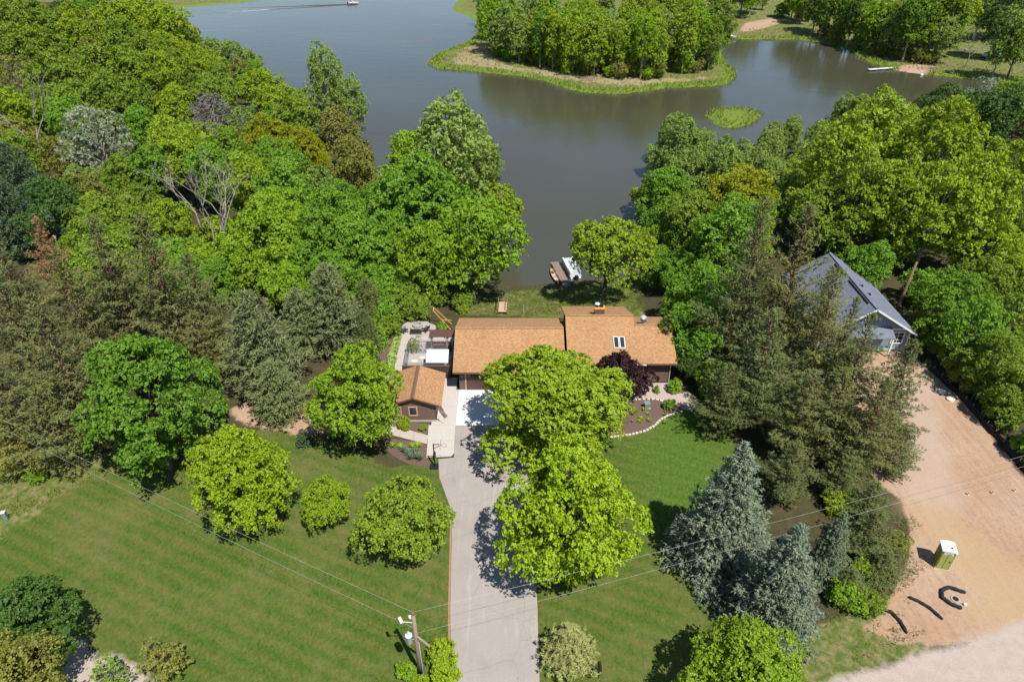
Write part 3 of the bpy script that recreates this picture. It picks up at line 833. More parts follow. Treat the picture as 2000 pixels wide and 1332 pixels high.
per = thing('grill_shelter', 'small open timber shelter with brown metal roof behind the garage', 'shelter', (0, 0, 0))
MB().slab([(-9.4, 64.1, 2.32), (-6.5, 64.1, 2.32), (-6.45, 65.3, 2.5), (-9.35, 65.3, 2.5)], .06).build('roof', 'door_brown', per)
for x in (-9.2, -7.4):
    for y in (64.3, 65.1):
        MB().beam((x, y, 0), (x, y, 2.3), .11).build('post', 'woodlt', per)
    MB().beam((x - .32, 64.25, 2.22), (x, 64.25, 1.85), .06).build('brace', 'woodlt', per); MB().beam((x + .32, 64.25, 2.22), (x, 64.25, 1.85), .06).build('brace', 'woodlt', per)
MB().box(-9.0, -6.7, 64.5, 65.15, .85, .92).build('counter', 'rust', per)
MB().box(-9.0, -6.7, 64.62, 65.1, .05, .845).build('cabinet', 'siding_dk', per)
# garden seats round the fire pit
def garden_seat(label, x, y, rz, wide):
    c = thing('garden_bench' if wide > .8 else 'garden_chair', label, 'bench' if wide > .8 else 'chair', (x, y, .035), rz)
    w = wide / 2
    for k in range(5): MB().box(-w, w, -.28 + k * .12, -.18 + k * .12, .40, .43).build('seat_slat', 'siding_dk', c)
    n = int(wide / .14)
    for k in range(n):
        x0 = -w + k * wide / n
        MB().slab([(x0 + .01, .30, .40), (x0 + wide / n - .01, .30, .40), (x0 + wide / n - .01, .52, 1.0), (x0 + .01, .52, 1.0)], .03).build('back_slat', 'siding_dk', c)
    for sx in (-1, 1):
        MB().box(sx * w - .04, sx * w + .04, -.28, .36, .58, .61).build('armrest', 'siding_dk', c)
        for yy in (-.24, .3): MB().box(sx * w - .03, sx * w + .03, yy - .03, yy + .03, 0, .58).build('leg', 'siding_dk', c)
    return c
garden_seat('dark wooden garden chair on the patio nearest the hostas', -12.85, 68.5, 2.2, .62)
garden_seat('dark wooden garden bench on the patio with its back to the dog run', -11.45, 68.25, math.pi, 1.25)
garden_seat('dark wooden garden chair on the patio nearest the grill shelter', -10.35, 68.7, -2.3, .62)
fpit = thing('fire_pit', 'round stone fire pit in front of the garden bench', 'fire pit', (-11.5, 69.9, .03))
for k in range(14):
    a = k * 2 * math.pi / 14
    o = MB().box(-.12, .12, -.09, .09, 0, .3).build('stone', 'paver', fpit, loc=(.5 * math.cos(a), .5 * math.sin(a), 0)); o.rotation_euler = (0, 0, a + math.pi / 2)
sw = thing('swing_frame', 'leaning cedar swing frame beside the oak trunk', 'swing', (-8.6, 69.3, gz(-8.6, 69.3)))
for k in range(2): MB().beam((1.2 - k * .0, -.2 + k * 1.3, 0), (-.8, .2 + k * .7, 2.5), .10).build('leg', 'woodyel', sw)
MB().beam((1.3, .5, .9), (.1, .5, 1.0), .08).build('cross_bar', 'woodyel', sw)
MB().beam((-.8, .15, 2.48), (-.8, .95, 2.48), .10).build('top_beam', 'woodyel', sw)

# ------------------------------------------------------------------ stairs, dock and boats
stairs = thing('wooden_stairs', 'weathered wooden stairs with railings down to the shore', 'stairs', (-1.2, 73.6, 0))
n = 14
for i in range(n):
    y = i * .42; z = -.2 - i * .155
    MB().box(-.52, .52, y, y + .40, z - .05, z).build('tread', 'woodlt', stairs)
for sx in (-1, 1):
    MB().beam((sx * .56, -.1, -.25), (sx * .56, n * .42, -.25 - n * .155), .06, .22).build('stringer', 'wood', stairs)
    MB().beam((sx * .58, -.1, .75), (sx * .58, n * .42, .75 - n * .155), .07, .07).build('handrail', 'wood', stairs)
    for k in range(4):
        y = .1 + k * 1.85; z = -.2 - y / .42 * .155
        MB().beam((sx * .6, y, z - .5), (sx * .6, y, z + 1.0), .09).build('post', 'wood', stairs)
lp = thing('path_light', 'small grey lamp post on the slope behind the garage', 'lamp', (1.45, 74.5, gz(1.45, 74.5)))
MB().tube([(0, 0, -.1), (0, 0, .95)], .05, 8).build('post', 'grey', lp)
MB().lathe([(.10, .951), (.13, 1.05), (.05, 1.2)], (0, 0, 0), 8).build('lamp_head', 'metal', lp)

dk = thing('dock', 'brown wooden dock running out from the grassy shore', 'dock', (8.0, 86.2, WATER_Z + .42))
dk.rotation_euler = (0, 0, math.atan2(94.0 - 86.2, 6.45 - 8.0) - math.pi / 2)
plank = MB().box(-.55, .55, .008, .192, -.05, 0).mesh('dock_plank', 'wood')
for k in range(40):
    o = link('plank', plank, dk, (random.uniform(-.01, .01), -.3 + k * .2, random.uniform(-.004, .004)))
for sx in (-1, 1):
    MB().box(sx * .5 - .03, sx * .5 + .03, -.3, 7.7, -.2, -.055).build('stringer', 'siding_dk', dk)
    for yy in (1.2, 4.2, 7.4): MB().tube([(sx * .6, yy, -1.8), (sx * .6, yy, .12)], .04, 6).build('pile', 'grey', dk)
def hull(L, W, Hh, n=9, m=7, sharp=.75, thick=None):
    mb = MB(); rows = []
    for i in range(n + 1):
        u = i / n * 2 - 1
        w = W / 2 * max(.02, (1 - abs(u) ** 2.2)) ** sharp
        for j in range(m + 1):
            a = math.pi * j / m
            mb.v.append((-w * math.cos(a), u * L / 2, Hh * (1 - math.sin(a) ** .7) + .10 * Hh * u * u * 2))
    for i in range(n):
        for j in range(m):
            a = i * (m + 1) + j
            mb.f.append((a, a + 1, a + m + 2, a + m + 1))
    return mb
cn = thing('canoe', 'tan canoe with dark gunwales moored along the brown dock', 'canoe', (6.35, 89.65, WATER_Z - .08))
cn.rotation_euler = (0, 0, math.radians(10))
hb = hull(4.9, .95, .45)
hb.build('hull', 'canoe', cn, True)
for sx in (-1, 1):
    MB().tube([(sx * .475 * max(.02, (1 - abs(u) ** 2.2)) ** .75, u * 2.45, .45 + .09 * u * u) for u in np.linspace(-1, 1, 13)], .028, 5).build('gunwale', 'black', cn, True)
for yy in (-1.5, -.3, 1.3): MB().box(-.36, .36, yy - .06, yy + .06, .36, .40).build('thwart', 'siding_dk', cn)
MB().box(-.3, .3, -1.1, 1.0, .06, .09).build('floor', 'canoe', cn)
def pontoon(label, loc, rz, L=5.6, W=2.3, roof=True):
    b = thing('pontoon_boat', label, 'boat', loc, rz)
    for sx in (-1, 1):
        MB().tube([(sx * W * .36, -L / 2, .05), (sx * W * .36, L * .36, .05), (sx * W * .36, L * .47, .12), (sx * W * .36, L * .5, .25)], [.28, .28, .2, .05], 10).build('pontoon', 'metal', b, True)
    MB().box(-W / 2, W / 2, -L / 2, L / 2, .38, .46).build('deck', 'grey', b)
    for x0, x1, y0, y1 in ((-W / 2, -W / 2 + .05, -L / 2 + .5, L / 2), (W / 2 - .05, W / 2, -L / 2 + .5, L / 2), (-W / 2 + .051, W / 2 - .051, L / 2 - .05, L / 2), (-W / 2 + .051, W * .2, -L / 2 + .5, -L / 2 + .55)):
        MB().box(x0, x1, y0, y1, .461, 1.1).build('side_panel', 'ltgrey', b)
    for sx, y0, y1 in ((-1, .6, 2.5), (1, .6, 2.5), (-1, -2.1, -.8)):
        se = MB().box(sx * W * .29 - .28, sx * W * .29 + .28, y0, y1, .462, .85).build('seat', 'ltgrey', b)
        MB().box(sx * W * .42 - .08, sx * W * .42 + .08, y0, y1, .851, 1.2).build('cushion', 'white', se)
    MB().box(.35, .95, -.5, .1, .462, 1.25).build('console', 'grey', b)
    if roof: MB().slab([(-W / 2, -1.9, 2.2), (W / 2, -1.9, 2.2), (W / 2, .6, 2.25), (-W / 2, .6, 2.25)], .05).build('canopy', 'ltgrey', b)
    for sx in ((-1, 1) if roof else ()):
        for yy in (-1.8, .5): MB().tube([(sx * (W / 2 - .03), -.6, 1.1), (sx * (W / 2 - .03), yy, 2.19)], .02, 5).build('canopy_frame', 'metal', b)
    MB().box(-.2, .2, -L / 2 - .45, -L / 2 - .02, -.2, .75).build('motor', 'black', b)
    return b
pontoon('pale pontoon boat moored at the brown dock', (9.0, 91.4, WATER_Z - .02), math.radians(11), 4.9, 1.75, False)
# ------------------------------------------------------------------ blue house under construction
bh = thing('blue_house', 'new blue-grey house with white trim and grey shingle roof', 'house', (0, 0, 0))
bx, by0, by1, bw, bz, brz = 40.2, 64.75, 77.2, 5.05, 2.95, 6.0
MB().box(bx - bw, bx + bw, by0 + .06, by1, -.3, bz).build('wall', 'blue', bh)
MB().box(bx - bw - .02, bx + bw + .02, by0 + .02, by0 + .05, -.1, .35).build('sheathing_strip', 'mint', bh)
sl = (brz - bz + .25) / (bw + .35)
for y in (by0 + .06, by1 - .12):
    MB().add([(bx - bw, y, bz), (bx + bw, y, bz), (bx, y, brz - .05), (bx - bw, y + .1, bz), (bx + bw, y + .1, bz), (bx, y + .1, brz - .05)],
             [(0, 1, 2), (5, 4, 3), (0, 3, 4, 1), (1, 4, 5, 2), (2, 5, 3, 0)]).build('gable', 'blue', bh)
for k in range(33):
    x = bx - bw + .15 + k * (2 * bw - .3) / 32
    zt = bz + (brz - bz - .1) * (1 - abs(x - bx) / bw)
    if zt - bz > .12: MB().box(x - .03, x + .03, by0 + .02, by0 + .058, bz + .05, zt - .03).build('batten', 'bluedk', bh)
e = bw + .38; ez = brz - sl * e
yf, yb = 64.05, 77.75
roof_slab('roof', [(bx + e, yf, ez), (bx + e, yb, ez), (bx + .005, yb, brz), (bx + .005, yf, brz)], .16, 'shingle_grey', bh)
roof_slab('roof', [(bx - e, yb, ez), (bx - e, yf, ez), (bx - .005, yf, brz), (bx - .005, yb, brz)], .16, 'shingle_grey', bh)
MB().beam((bx, yf, brz + .02), (bx, yb, brz + .02), .34, .04).build('ridge_cap', 'shingle_grey', bh, uvplane=((0, 0, 0), (0, 1, 0), (1, 0, 0)))
for k in (0, 1): MB().box(bx - .46, bx - .32, yf + 1.5 + k * 7, yf + 6.8 + k * 4.2, brz - .24, brz - .10).build('ridge_vent', 'black', bh)
for sx in (-1, 1):
    MB().slab([(bx + sx * .01, yf - .05, brz - .02), (bx + sx * .01, yf - .003, brz - .02), (bx + sx * e, yf - .003, ez - .02), (bx + sx * e, yf - .05, ez - .02)], .2).build('bargeboard', 'white', bh)
    MB().box(bx + sx * e - .04, bx + sx * e + .03, yf, yb, ez - .27, ez - .16).build('fascia', 'white', bh)
    MB().box(bx + sx * bw - .08, bx + sx * bw + .04, by0 - .01, by0 + .04, .36, bz).build('corner_trim', 'white', bh)
MB().box(bx - bw, bx + bw, by0 - .005, by0 + .04, bz - .12, bz + .04).build('belt_trim', 'white', bh)
window_part(bh, bx + 3.1, bx + 4.5, .95, 2.55, by0 + .045, 'white', 1, .12, 2)
window_part(bh, bx - .65, bx + .65, 4.1, 4.75, by0 + .045, 'white', 3, .10, 1)
window_part(bh, bx - 4.2, bx - 2.8, .95, 2.55, by0 + .045, 'white', 1, .12, 2)
roof_slab('porch_roof', [(bx - 2.8, 63.3, 2.55), (bx + 2.7, 63.3, 2.55), (bx + 2.7, by0, 3.2), (bx - 2.8, by0, 3.2)], .12, 'shingle_grey', bh)
for x in (bx - 2.6, bx + 2.5): MB().beam((x, 63.45, 0), (x, 63.45, 2.45), .16).build('porch_post', 'white', bh)
MB().box(bx - 1.0, bx + .4, by0 - .02, by0 + .04, .36, 2.4).build('door', 'white', bh)
for y, x in ((68.2, .9), (70.0, .75)): MB().box(bx + x, bx + x + .3, y, y + .3, brz - sl * (x + .15) - .05, brz - sl * (x + .15) + .14).build('roof_vent', 'black', bh)

# grey roofed house hidden in the west wood
def plain_house(label, x, y, w, d, h, rh, mat_r, mat_w, rz):
    z = gz(x, y)
    o = thing('house', label, 'house', (x, y, z), rz)
    MB().box(-w / 2, w / 2, -d / 2, d / 2, -.5, h).build('wall', mat_w, o)
    roof_slab('roof', [(-w / 2 - .4, -d / 2 - .5, h - .1), (w / 2 + .4, -d / 2 - .5, h - .1), (w / 2 + .4, 0, h + rh), (-w / 2 - .4, 0, h + rh)], .15, mat_r, o)
    roof_slab('roof', [(w / 2 + .4, d / 2 + .5, h - .1), (-w / 2 - .4, d / 2 + .5, h - .1), (-w / 2 - .4, .005, h + rh), (w / 2 + .4, .005, h + rh)], .15, mat_r, o)
    for sx in (-1, 1):
        xx = sx * (w / 2 - .06)
        MB().add([(xx - .05, -d / 2, h), (xx - .05, d / 2, h), (xx - .05, 0, h + rh - .15), (xx + .05, -d / 2, h), (xx + .05, d / 2, h), (xx + .05, 0, h + rh - .15)], [(0, 2, 1), (3, 4, 5), (0, 1, 4, 3), (1, 2, 5, 4), (2, 0, 3, 5)]).build('gable', mat_w, o)
    for k in range(3): window_part(o, -w / 2 + 1 + k * w / 3, -w / 2 + 2.2 + k * w / 3, .9, 2.1, -d / 2 - .03, 'white', 1)
    return o
hx, hy = G(140, 415, 3.5)
plain_house('grey-roofed house almost buried in the west wood', hx, hy, 9, 8, 2.8, 1.8, 'shingle_grey', 'grey', .35)
PLACED_HOUSES = [(hx, hy, 6.0)]

# ------------------------------------------------------------------ portable toilet
pt = thing('portable_toilet', 'green portable toilet with white roof on the dirt lot', 'toilet', (33.80, 34.53, 0), math.radians(-17))
MB().box(-.50, .50, .0, 1.0, 0, .12).build('base', 'cream', pt)
MB().box(-.48, .48, .03, .97, .121, 2.05).build('cabin', 'toilet', pt)
dr = MB().box(-.40, .40, -.005, .025, .16, 1.72).build('door', 'toilet_door', pt)
MB().box(-.02, .02, -.02, -.006, .2, 1.70).build('door_rib', 'toilet', dr)
MB().box(.28, .34, -.035, -.006, .95, 1.1).build('handle', 'black', dr)
sg = MB().box(-.34, .30, -.012, .024, 1.76, 1.98).build('sign', 'white', pt)
mb = MB()
for k in range(5):
    x = -.26 + k * .095
    mb.tube([(x, -.02, 1.84), (x + .03, -.02, 1.90 + .02 * (k % 2)), (x + .07, -.02, 1.85), (x + .09, -.02, 1.89)], .010, 4)
mb.box(-.05, .2, -.02, -.0125, 1.79, 1.815)
mb.build('scrawl', 'ink', sg)
rf = MB()
pr = [(-.54, 2.05), (-.54, 2.11), (-.40, 2.19), (.0, 2.24), (.40, 2.19), (.54, 2.11), (.54, 2.05)]
n = len(pr)
rf.add([(x, -.05, z) for x, z in pr] + [(x, 1.04, z) for x, z in pr], [tuple(range(n)), tuple(range(2 * n - 1, n - 1, -1))] + [(i, n + i, n + (i + 1) % n, (i + 1) % n) for i in range(n)])
r_o = rf.build('roof', 'offwhite', pt)
MB().lathe([(.06, 0), (.06, .12)], (.12, .28, 2.21), 10).build('vent_pipe', 'black', r_o)

# ------------------------------------------------------------------ silt fence, filter socks, septic lids, pipes
sf = thing('silt_fence', 'black fabric silt fence along the edge of the dirt lot', 'fence', (0, 0, 0))
fpts = [Vector((46.05 + .9 * sstep(63, 55, y) + .06 * math.sin(y * 1.7), y, 0)) for y in np.arange(63.2, 40, -1.3)]
for i, (a, b) in enumerate(zip(fpts, fpts[1:])):
    lean = Vector((.14 * math.sin(i * 1.3), 0, 0))
    MB().slab([a, b, b + Vector((0.12, 0, .62)) + lean, a + Vector((0.12, 0, .62)) + lean], .012).build('panel', 'blackfab', sf)
    MB().beam(a + Vector((.1, 0, -.1)), a + Vector((.22, 0, .78)), .045).build('stake', 'woodlt', sf)
def sock(label, pts, r):
    dense = []
    for i in range(len(pts) - 1):
        for k in range(5): dense.append(Vector(pts[i]).lerp(Vector(pts[i + 1]), k / 5))
    dense.append(Vector(pts[-1]))
    P3 = [Vector((q.x, q.y, r * .75)) for q in dense]
    rs = [r * (.9 + .12 * math.sin(i * 2.1)) for i in range(len(P3))]
    rs[0] *= .6; rs[-1] *= .6
    tag(MB().tube(P3, rs, 8).build('filter_sock', 'blackfab', smooth=True), label, 'filter sock')
sock('short curved black filter sock beside the evergreen scrub', [(27.7, 30.9), (28.12, 30.67), (28.40, 29.95), (28.45, 29.0)], .14)
sock('straight black filter sock on bare dirt between the others', [(30.0, 32.0), (30.6, 31.6), (31.13, 31.06), (31.6, 30.1)], .13)
sock('black filter sock bent round a storm inlet', [(33.5, 31.0), (32.9, 31.35), (32.5, 31.95), (32.8, 32.55), (33.5, 32.85), (34.5, 32.35)], .16)
inl = thing('storm_inlet', 'small concrete storm inlet ringed by the black filter sock', 'drain', (33.5, 31.85, 0))
MB().lathe([(.34, 0), (.34, .06), (.24, .07)], (0, 0, 0), 14).build('ring', 'paver', inl)
MB().lathe([(.22, .071), (.22, .08)], (0, 0, 0), 14).build('grate', 'black', inl)
MB().box(.32, .56, -.58, -.40, 0, .16).build('block', 'stone', inl)
for x, y in ((45.6, 57.0), (45.8, 55.7)):
    s_ = thing('septic_lid', 'round white septic lid on the bare dirt', 'lid', (x, y, 0), 0, 'white septic lids near the silt fence')
    MB().lathe([(.36, 0), (.36, .14), (.34, .16)], (0, 0, 0), 18).build('riser', 'offwhite', s_)
    MB().lathe([(.38, .161), (.38, .19), (.1, .21)], (0, 0, 0), 18).build('cover', 'offwhite', s_)
for x, y in ((40.3, 42.4), (42.55, 42.55), (44.65, 42.8)):
    s_ = thing('vent_stub', 'short capped white pipe sticking out of the dirt', 'pipe', (x, y, 0), 0, 'capped white pipes in the dirt lot')
    MB().tube([(0, 0, -.1), (0, 0, .28)], .06, 10).build('pipe', 'offwhite', s_)
    MB().lathe([(.085, .281), (.085, .36)], (0, 0, 0), 10).build('cap', 'woodlt', s_)

# ------------------------------------------------------------------ utility pole, wires
def utility_pole(label, x, y, h, extras):
    u = thing('utility_pole', label, 'utility pole', (x, y, gz(x, y)))
    MB().tube([(0, 0, -.3), (0, 0, h * .5), (0, 0, h)], [.17, .15, .12], 10).build('shaft', 'pole', u, True)
    ins = MB()
    for k in range(3): ins.lathe([(.05, 0), (.11, .03), (.06, .08)], (0, 0, h + .05 + k * .1), 10)
    MB().tube([(0, 0, h), (0, 0, h + .34)], .03, 6).build('insulator_pin', 'rust', u)
    ins.build('insulator', 'ceramic', u)
    if extras:
        tr = MB().lathe([(.20, 0), (.235, .04), (.235, .72), (.25, .74), (.22, .80), (.06, .84)], (-.46, -.06, 4.1), 16).build('transformer', 'ltgrey', u, True)
        MB().lathe([(.05, 0), (.075, .05), (.05, .1), (.075, .15), (.05, .2), (.03, .3)], (-.46, -.06, 4.941), 10).build('bushing', 'ltgrey', tr)
        for z in (4.35, 4.7): MB().box(-.235, -.13, -.09, -.03, z, z + .05).build('bracket', 'metal', tr)
        lm = MB().tube([(-.1, 0, 6.1), (-.5, -.02, 6.2), (-.72, -.03, 6.22)], .025, 6).build('lamp_arm', 'ltgrey', u)
        MB().box(-.22, .22, -.10, .10, -.05, .05, Matrix.Translation((-.86, .08, 6.24)) @ Matrix.Rotation(2.1, 4, 'Z')).build('lamp_head', 'ltgrey', lm)
        MB().lathe([(.03, 0), (.09, .05), (.09, .24), (.03, .28)], (-.22, .0, 6.55), 10).build('cutout', 'white', u)
        MB().beam((.05, -.05, 4.7), (.95, -.55, 4.35), .14, .10).build('crossarm', 'pole', u)
        MB().tube([(.15, -.02, .0), (.14, -.02, 4.4)], .028, 6).build('conduit', 'ltgrey', u)
    return u
UP = (-6.19, 25.84)
utility_pole('weathered utility pole with grey transformer can beside the driveway', UP[0], UP[1], 6.85, True)
utility_pole('plain utility pole west of the lawn carrying the wires', -50.2, 47.6, 7.2, False)
utility_pole('plain utility pole east of the dirt lot carrying the wires', 51.5, 43.2, 7.0, False)
def wire(label, a, b, sag, r=.007):
    a, b = Vector(a), Vector(b)
    pts = [a.lerp(b, k / 24) - Vector((0, 0, sag * 4 * (k / 24) * (1 - k / 24))) for k in range(25)]
    tag(MB().tube(pts, r, 5).build('power_line', 'grey', smooth=True), label, 'wire')
wire('upper wire running west from the pole with the transformer', (UP[0], UP[1], 7.2), (-50.2, 47.6, 7.5), .35)
wire('lower wire running west from the pole with the transformer', (UP[0] - .13, UP[1], 5.6), (-50.2, 47.6, 6.2), .35)
wire('upper wire running east across the driveway', (UP[0], UP[1], 7.2), (51.5, 43.2, 7.3), .45)
wire('lower wire running east across the driveway', (UP[0] + .13, UP[1], 5.0), (51.5, 43.2, 6.1), .45)

# ------------------------------------------------------------------ basketball hoop, mailbox, boxes
bb = thing('basketball_hoop', 'portable basketball hoop at the edge of the concrete', 'basketball hoop', (-7.12, 45.85, .02))
MB().box(-.45, .30, -.32, .32, 0, .16).build('base', 'black', bb)
MB().beam((0, 0, .161), (0.0, .12, 2.75), .10).build('pole', 'black', bb)
MB().beam((0, .12, 2.7), (.62, .12, 2.72), .07).build('arm', 'rust', bb)
MB().beam((-.05, .1, 2.2), (.60, .12, 2.55), .05).build('brace', 'rust', bb)
MB().box(.62, .66, -.45, .68, 2.45, 3.2).build('backboard', 'ltgrey', bb)
ring = [(.98 + .23 * math.cos(k * math.pi / 8), .12 + .23 * math.sin(k * math.pi / 8), 2.6) for k in range(17)]
rm = MB().tube(ring, .014, 5, False).build('rim', 'rust', bb)
MB().beam((.66, .12, 2.6), (.76, .12, 2.6), .05).build('rim_bracket', 'rust', rm)
nt_ = MB()
for k in range(8):
    a = k * math.pi / 4
    nt_.tube([(.98 + .22 * math.cos(a), .12 + .22 * math.sin(a), 2.59), (.98 + .13 * math.cos(a + .5), .12 + .13 * math.sin(a + .5), 2.25)], .008, 3)
nt_.build('net', 'clothwhite', rm)
mx = thing('mailbox', 'black mailbox on a post under the light olive pine', 'mailbox', (5.88, 25.75, 0))
MB().beam((0, 0, -.2), (0, 0, 1.25), .11).build('post', 'black', mx)
pr = [(-.12, 1.26), (-.12, 1.40), (-.08, 1.49), (0, 1.52), (.08, 1.49), (.12, 1.40), (.12, 1.26)]
n = len(pr)
MB().add([(x, -.32, z) for x, z in pr] + [(x, .28, z) for x, z in pr], [tuple(range(n)), tuple(range(2 * n - 1, n - 1, -1))] + [(i, n + i, n + (i + 1) % n, (i + 1) % n) for i in range(n)]).build('box', 'black', mx)
MB().box(.121, .135, -.1, .06, 1.38, 1.48).build('signal_flag', 'red', mx)
gb = thing('utility_cabinet', 'small green utility cabinet in the mulch bed', 'cabinet', (13.85, 54.4, .03), .25)
MB().box(-.34, .34, -.28, .28, 0, .08).build('pad', 'concrete', gb)
M['cab'] = simple('cabinet_green', (.16, .24, .22), .5, .1, 4)
MB().box(-.28, .28, -.22, .22, .081, .62).build('body', 'cab', gb)
MB().slab([(-.30, -.25, .63), (.30, -.25, .63), (.30, .24, .70), (-.30, .24, .70)], .05).build('lid', 'cab', gb)
pd = thing('utility_pedestal', 'pale grey-green utility pedestal in the rough grass', 'pedestal', (-42.9, 39.6, 0), .3)
MB().box(-.14, .14, -.14, .14, -.05, .85).build('body', 'cab', pd)
MB().box(-.16, .16, -.16, .16, .851, .95).build('cap', 'ltgrey', pd)
# leaning bare pole behind the blue house
lx, ly = G(1727, 598, 1)
lpn = thing('leaning_trunk', 'bare brown leaning trunk behind the blue house roof', 'trunk', (47.4, 72.0, 0))
MB().tube([(0, 0, -.2), (.5, .4, 3.5), (1.0, .9, 7.2)], [.2, .17, .12], 8).build('stem', 'bark_red', lpn, True)
MB().tube([(.6, .5, 4.2), (1.3, .2, 5.2)], [.06, .03], 5).build('stub', 'bark_red', lpn)

# ------------------------------------------------------------------ across the lake
wd = thing('white_dock', 'narrow white dock at the small beach across the bay', 'dock', tuple(V3(1697, 136, WATER_Z + .45)))
a = V3(1697, 136, WATER_Z + .45); b = V3(1750, 132, WATER_Z + .45)
wd.rotation_euler = (0, 0, math.atan2(b.y - a.y, b.x - a.x))
L = (b - a).length
nseg = 8
for k in range(nseg): MB().box(k * L / nseg + .02, (k + 1) * L / nseg - .02, -.6, .6, -.06, 0).build('deck_section', 'white', wd)
for k in range(5):
    for sy in (-1, 1): MB().tube([(k * L / 4.3 + .2, sy * .62, -1.6), (k * L / 4.3 + .2, sy * .62, .3)], .04, 6).build('pile', 'grey', wd)
q = V3(690, 9, WATER_Z)
mbt = thing('motor_boat', 'small white motor boat under way on the open lake', 'boat', tuple(q), math.radians(-75))
hull(5.2, 2.1, .8).build('hull', 'offwhite', mbt, True)
MB().box(-.75, .75, -1.6, 1.2, .3, .5).build('floor', 'grey', mbt)
MB().box(-.8, .8, -.2, .2, .5, 1.3).build('console', 'white', mbt)
MB().box(-.25, .25, -2.75, -2.35, -.2, 1.0).build('motor', 'black', mbt)
wk = MB()
for s in (-1, 1):
    pts = []
    for k in range(20):
        d = k * 3.2
        pts.append(Vector((q.x - d * .97 + s * d * .03, q.y - d * .34 + s * d * .12, WATER_Z - .05)))
    wk.tube(pts, [.3 - .012 * k for k in range(20)], 6)
tag(wk.build('boat_wake', 'water', smooth=True), kind='structure')
q = V3(200, 17, WATER_Z + .3)
pontoon('white motor cruiser moored at the far west shore', (q.x, q.y, WATER_Z), math.radians(80), 9, 3)
q = V3(1426, 74, WATER_Z + .3)
wb = thing('covered_boat', 'white covered boat on the bank of the bay', 'boat', (q.x, q.y, gz(q.x, q.y) + .05), .9)
hull(4.6, 1.9, .7).build('hull', 'offwhite', wb, True)
MB().lathe([(.9, 0), (.75, .25), (.3, .42)], (0, 0, .62), 12).build('cover', 'offwhite', wb, True)
q = V3(1500, 77, WATER_Z + .3)
rb = thing('rowing_boat', 'dark upturned rowing boat on the far bank of the bay', 'boat', (q.x, q.y, gz(q.x, q.y) + .55), 1.2)
rb.rotation_euler = (math.pi, 0, 1.2)
hull(3.6, 1.4, .5).build('hull', 'siding_dk', rb, True)
q = V3(1925, 116, WATER_Z + 1)
ct = thing('utility_cart', 'blue and white utility cart parked in the tree shade', 'cart', (q.x, q.y, gz(q.x, q.y)), .4)
MB().box(-1.5, 1.5, -.7, .7, .35, .8).build('body', 'bluetarp', ct)
MB().slab([(-1.0, -.7, 1.75), (.7, -.7, 1.75), (.7, .7, 1.75), (-1.0, .7, 1.75)], .06).build('roof', 'bluetarp', ct)
MB().slab([(-1.55, -.6, .82), (-1.0, -.6, 1.7), (-1.0, .6, 1.7), (-1.55, .6, .82)], .03).build('windscreen', 'white', ct)
for sx in (-.95, .95):
    for sy in (-.72, .72):
        o = MB().lathe([(.32, -.1), (.35, -.05), (.35, .05), (.32, .1)], (0, 0, 0), 14).build('wheel', 'black', ct, loc=(sx, sy, .35)); o.rotation_euler = (math.pi / 2, 0, 0)
for sx in (-.95, .65):
    for sy in (-.66, .66): MB().tube([(sx, sy, .8), (sx, sy, 1.7)], .025, 5).build('roof_post', 'metal', ct)
def brush(label, px, py, z, L, Hh, n):
    q = V3(px, py, z)
    b = thing('brush_pile', label, 'brush pile', (q.x, q.y, gz(q.x, q.y)))
    for k in range(n):
        a = random.uniform(0, 6.28); r_ = random.uniform(.3, L / 2)
        p0 = Vector((random.uniform(-L, L) * .4, random.uniform(-L, L) * .25, random.uniform(0, Hh)))
        d = Vector((math.cos(a), math.sin(a) * .6, random.uniform(-.15, .25))) * r_
        MB().tube([p0 - d, p0 + d], [.07, .03], 4).build('branch', 'twig', b)
brush('grey brush pile on the grass beside the leaning birch', 1885, 103, WATER_Z + 1, 7, 1.1, 26)
brush('driftwood snag on the tip of the grassy peninsula', 1150, 158, WATER_Z + .5, 6, .8, 20)
brush('heap of dark branches at the end of the small beach', 1818, 133, WATER_Z + .6, 4, .7, 16)
q = V3(1797, 146, WATER_Z)
by_ = thing('mooring_buoy', 'white round mooring buoy off the small beach', 'buoy', (q.x, q.y - 1, WATER_Z))
MB().lathe([(.05, -.3), (.4, -.1), (.45, .15), (.3, .42), (.05, .5)], (0, 0, 0), 12).build('float', 'offwhite', by_, True)
MB().tube([(0, 0, .5), (0, 0, .75)], .05, 6).build('ring', 'metal', by_)
# ------------------------------------------------------------------ tree and shrub prototypes
def rand_unit(n):
    v = rng.normal(size=(n, 3))
    return v / np.linalg.norm(v, axis=1, keepdims=True)
def leaf_mesh(name, c, nrm, L, W, lv, mat, tang=None):
    n = len(c)
    nrm = nrm / (np.linalg.norm(nrm, axis=1, keepdims=True) + 1e-9)
    r = rand_unit(n) if tang is None else tang
    tdir = r - nrm * np.sum(r * nrm, 1, keepdims=True)
    tdir /= np.linalg.norm(tdir, axis=1, keepdims=True) + 1e-9
    b = np.cross(nrm, tdir)
    L = np.broadcast_to(np.asarray(L, float).reshape(-1, 1), (n, 1)); W = np.broadcast_to(np.asarray(W, float).reshape(-1, 1), (n, 1))
    v = np.stack([c - tdir * L / 2, c + b * W / 2 - tdir * L * .08, c + tdir * L / 2, c - b * W / 2 - tdir * L * .08], 1).reshape(-1, 3)
    f = np.arange(4 * n).reshape(n, 4)
    me = np_mesh(name, v, f, mat)
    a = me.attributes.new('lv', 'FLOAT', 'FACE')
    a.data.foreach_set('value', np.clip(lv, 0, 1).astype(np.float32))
    return me
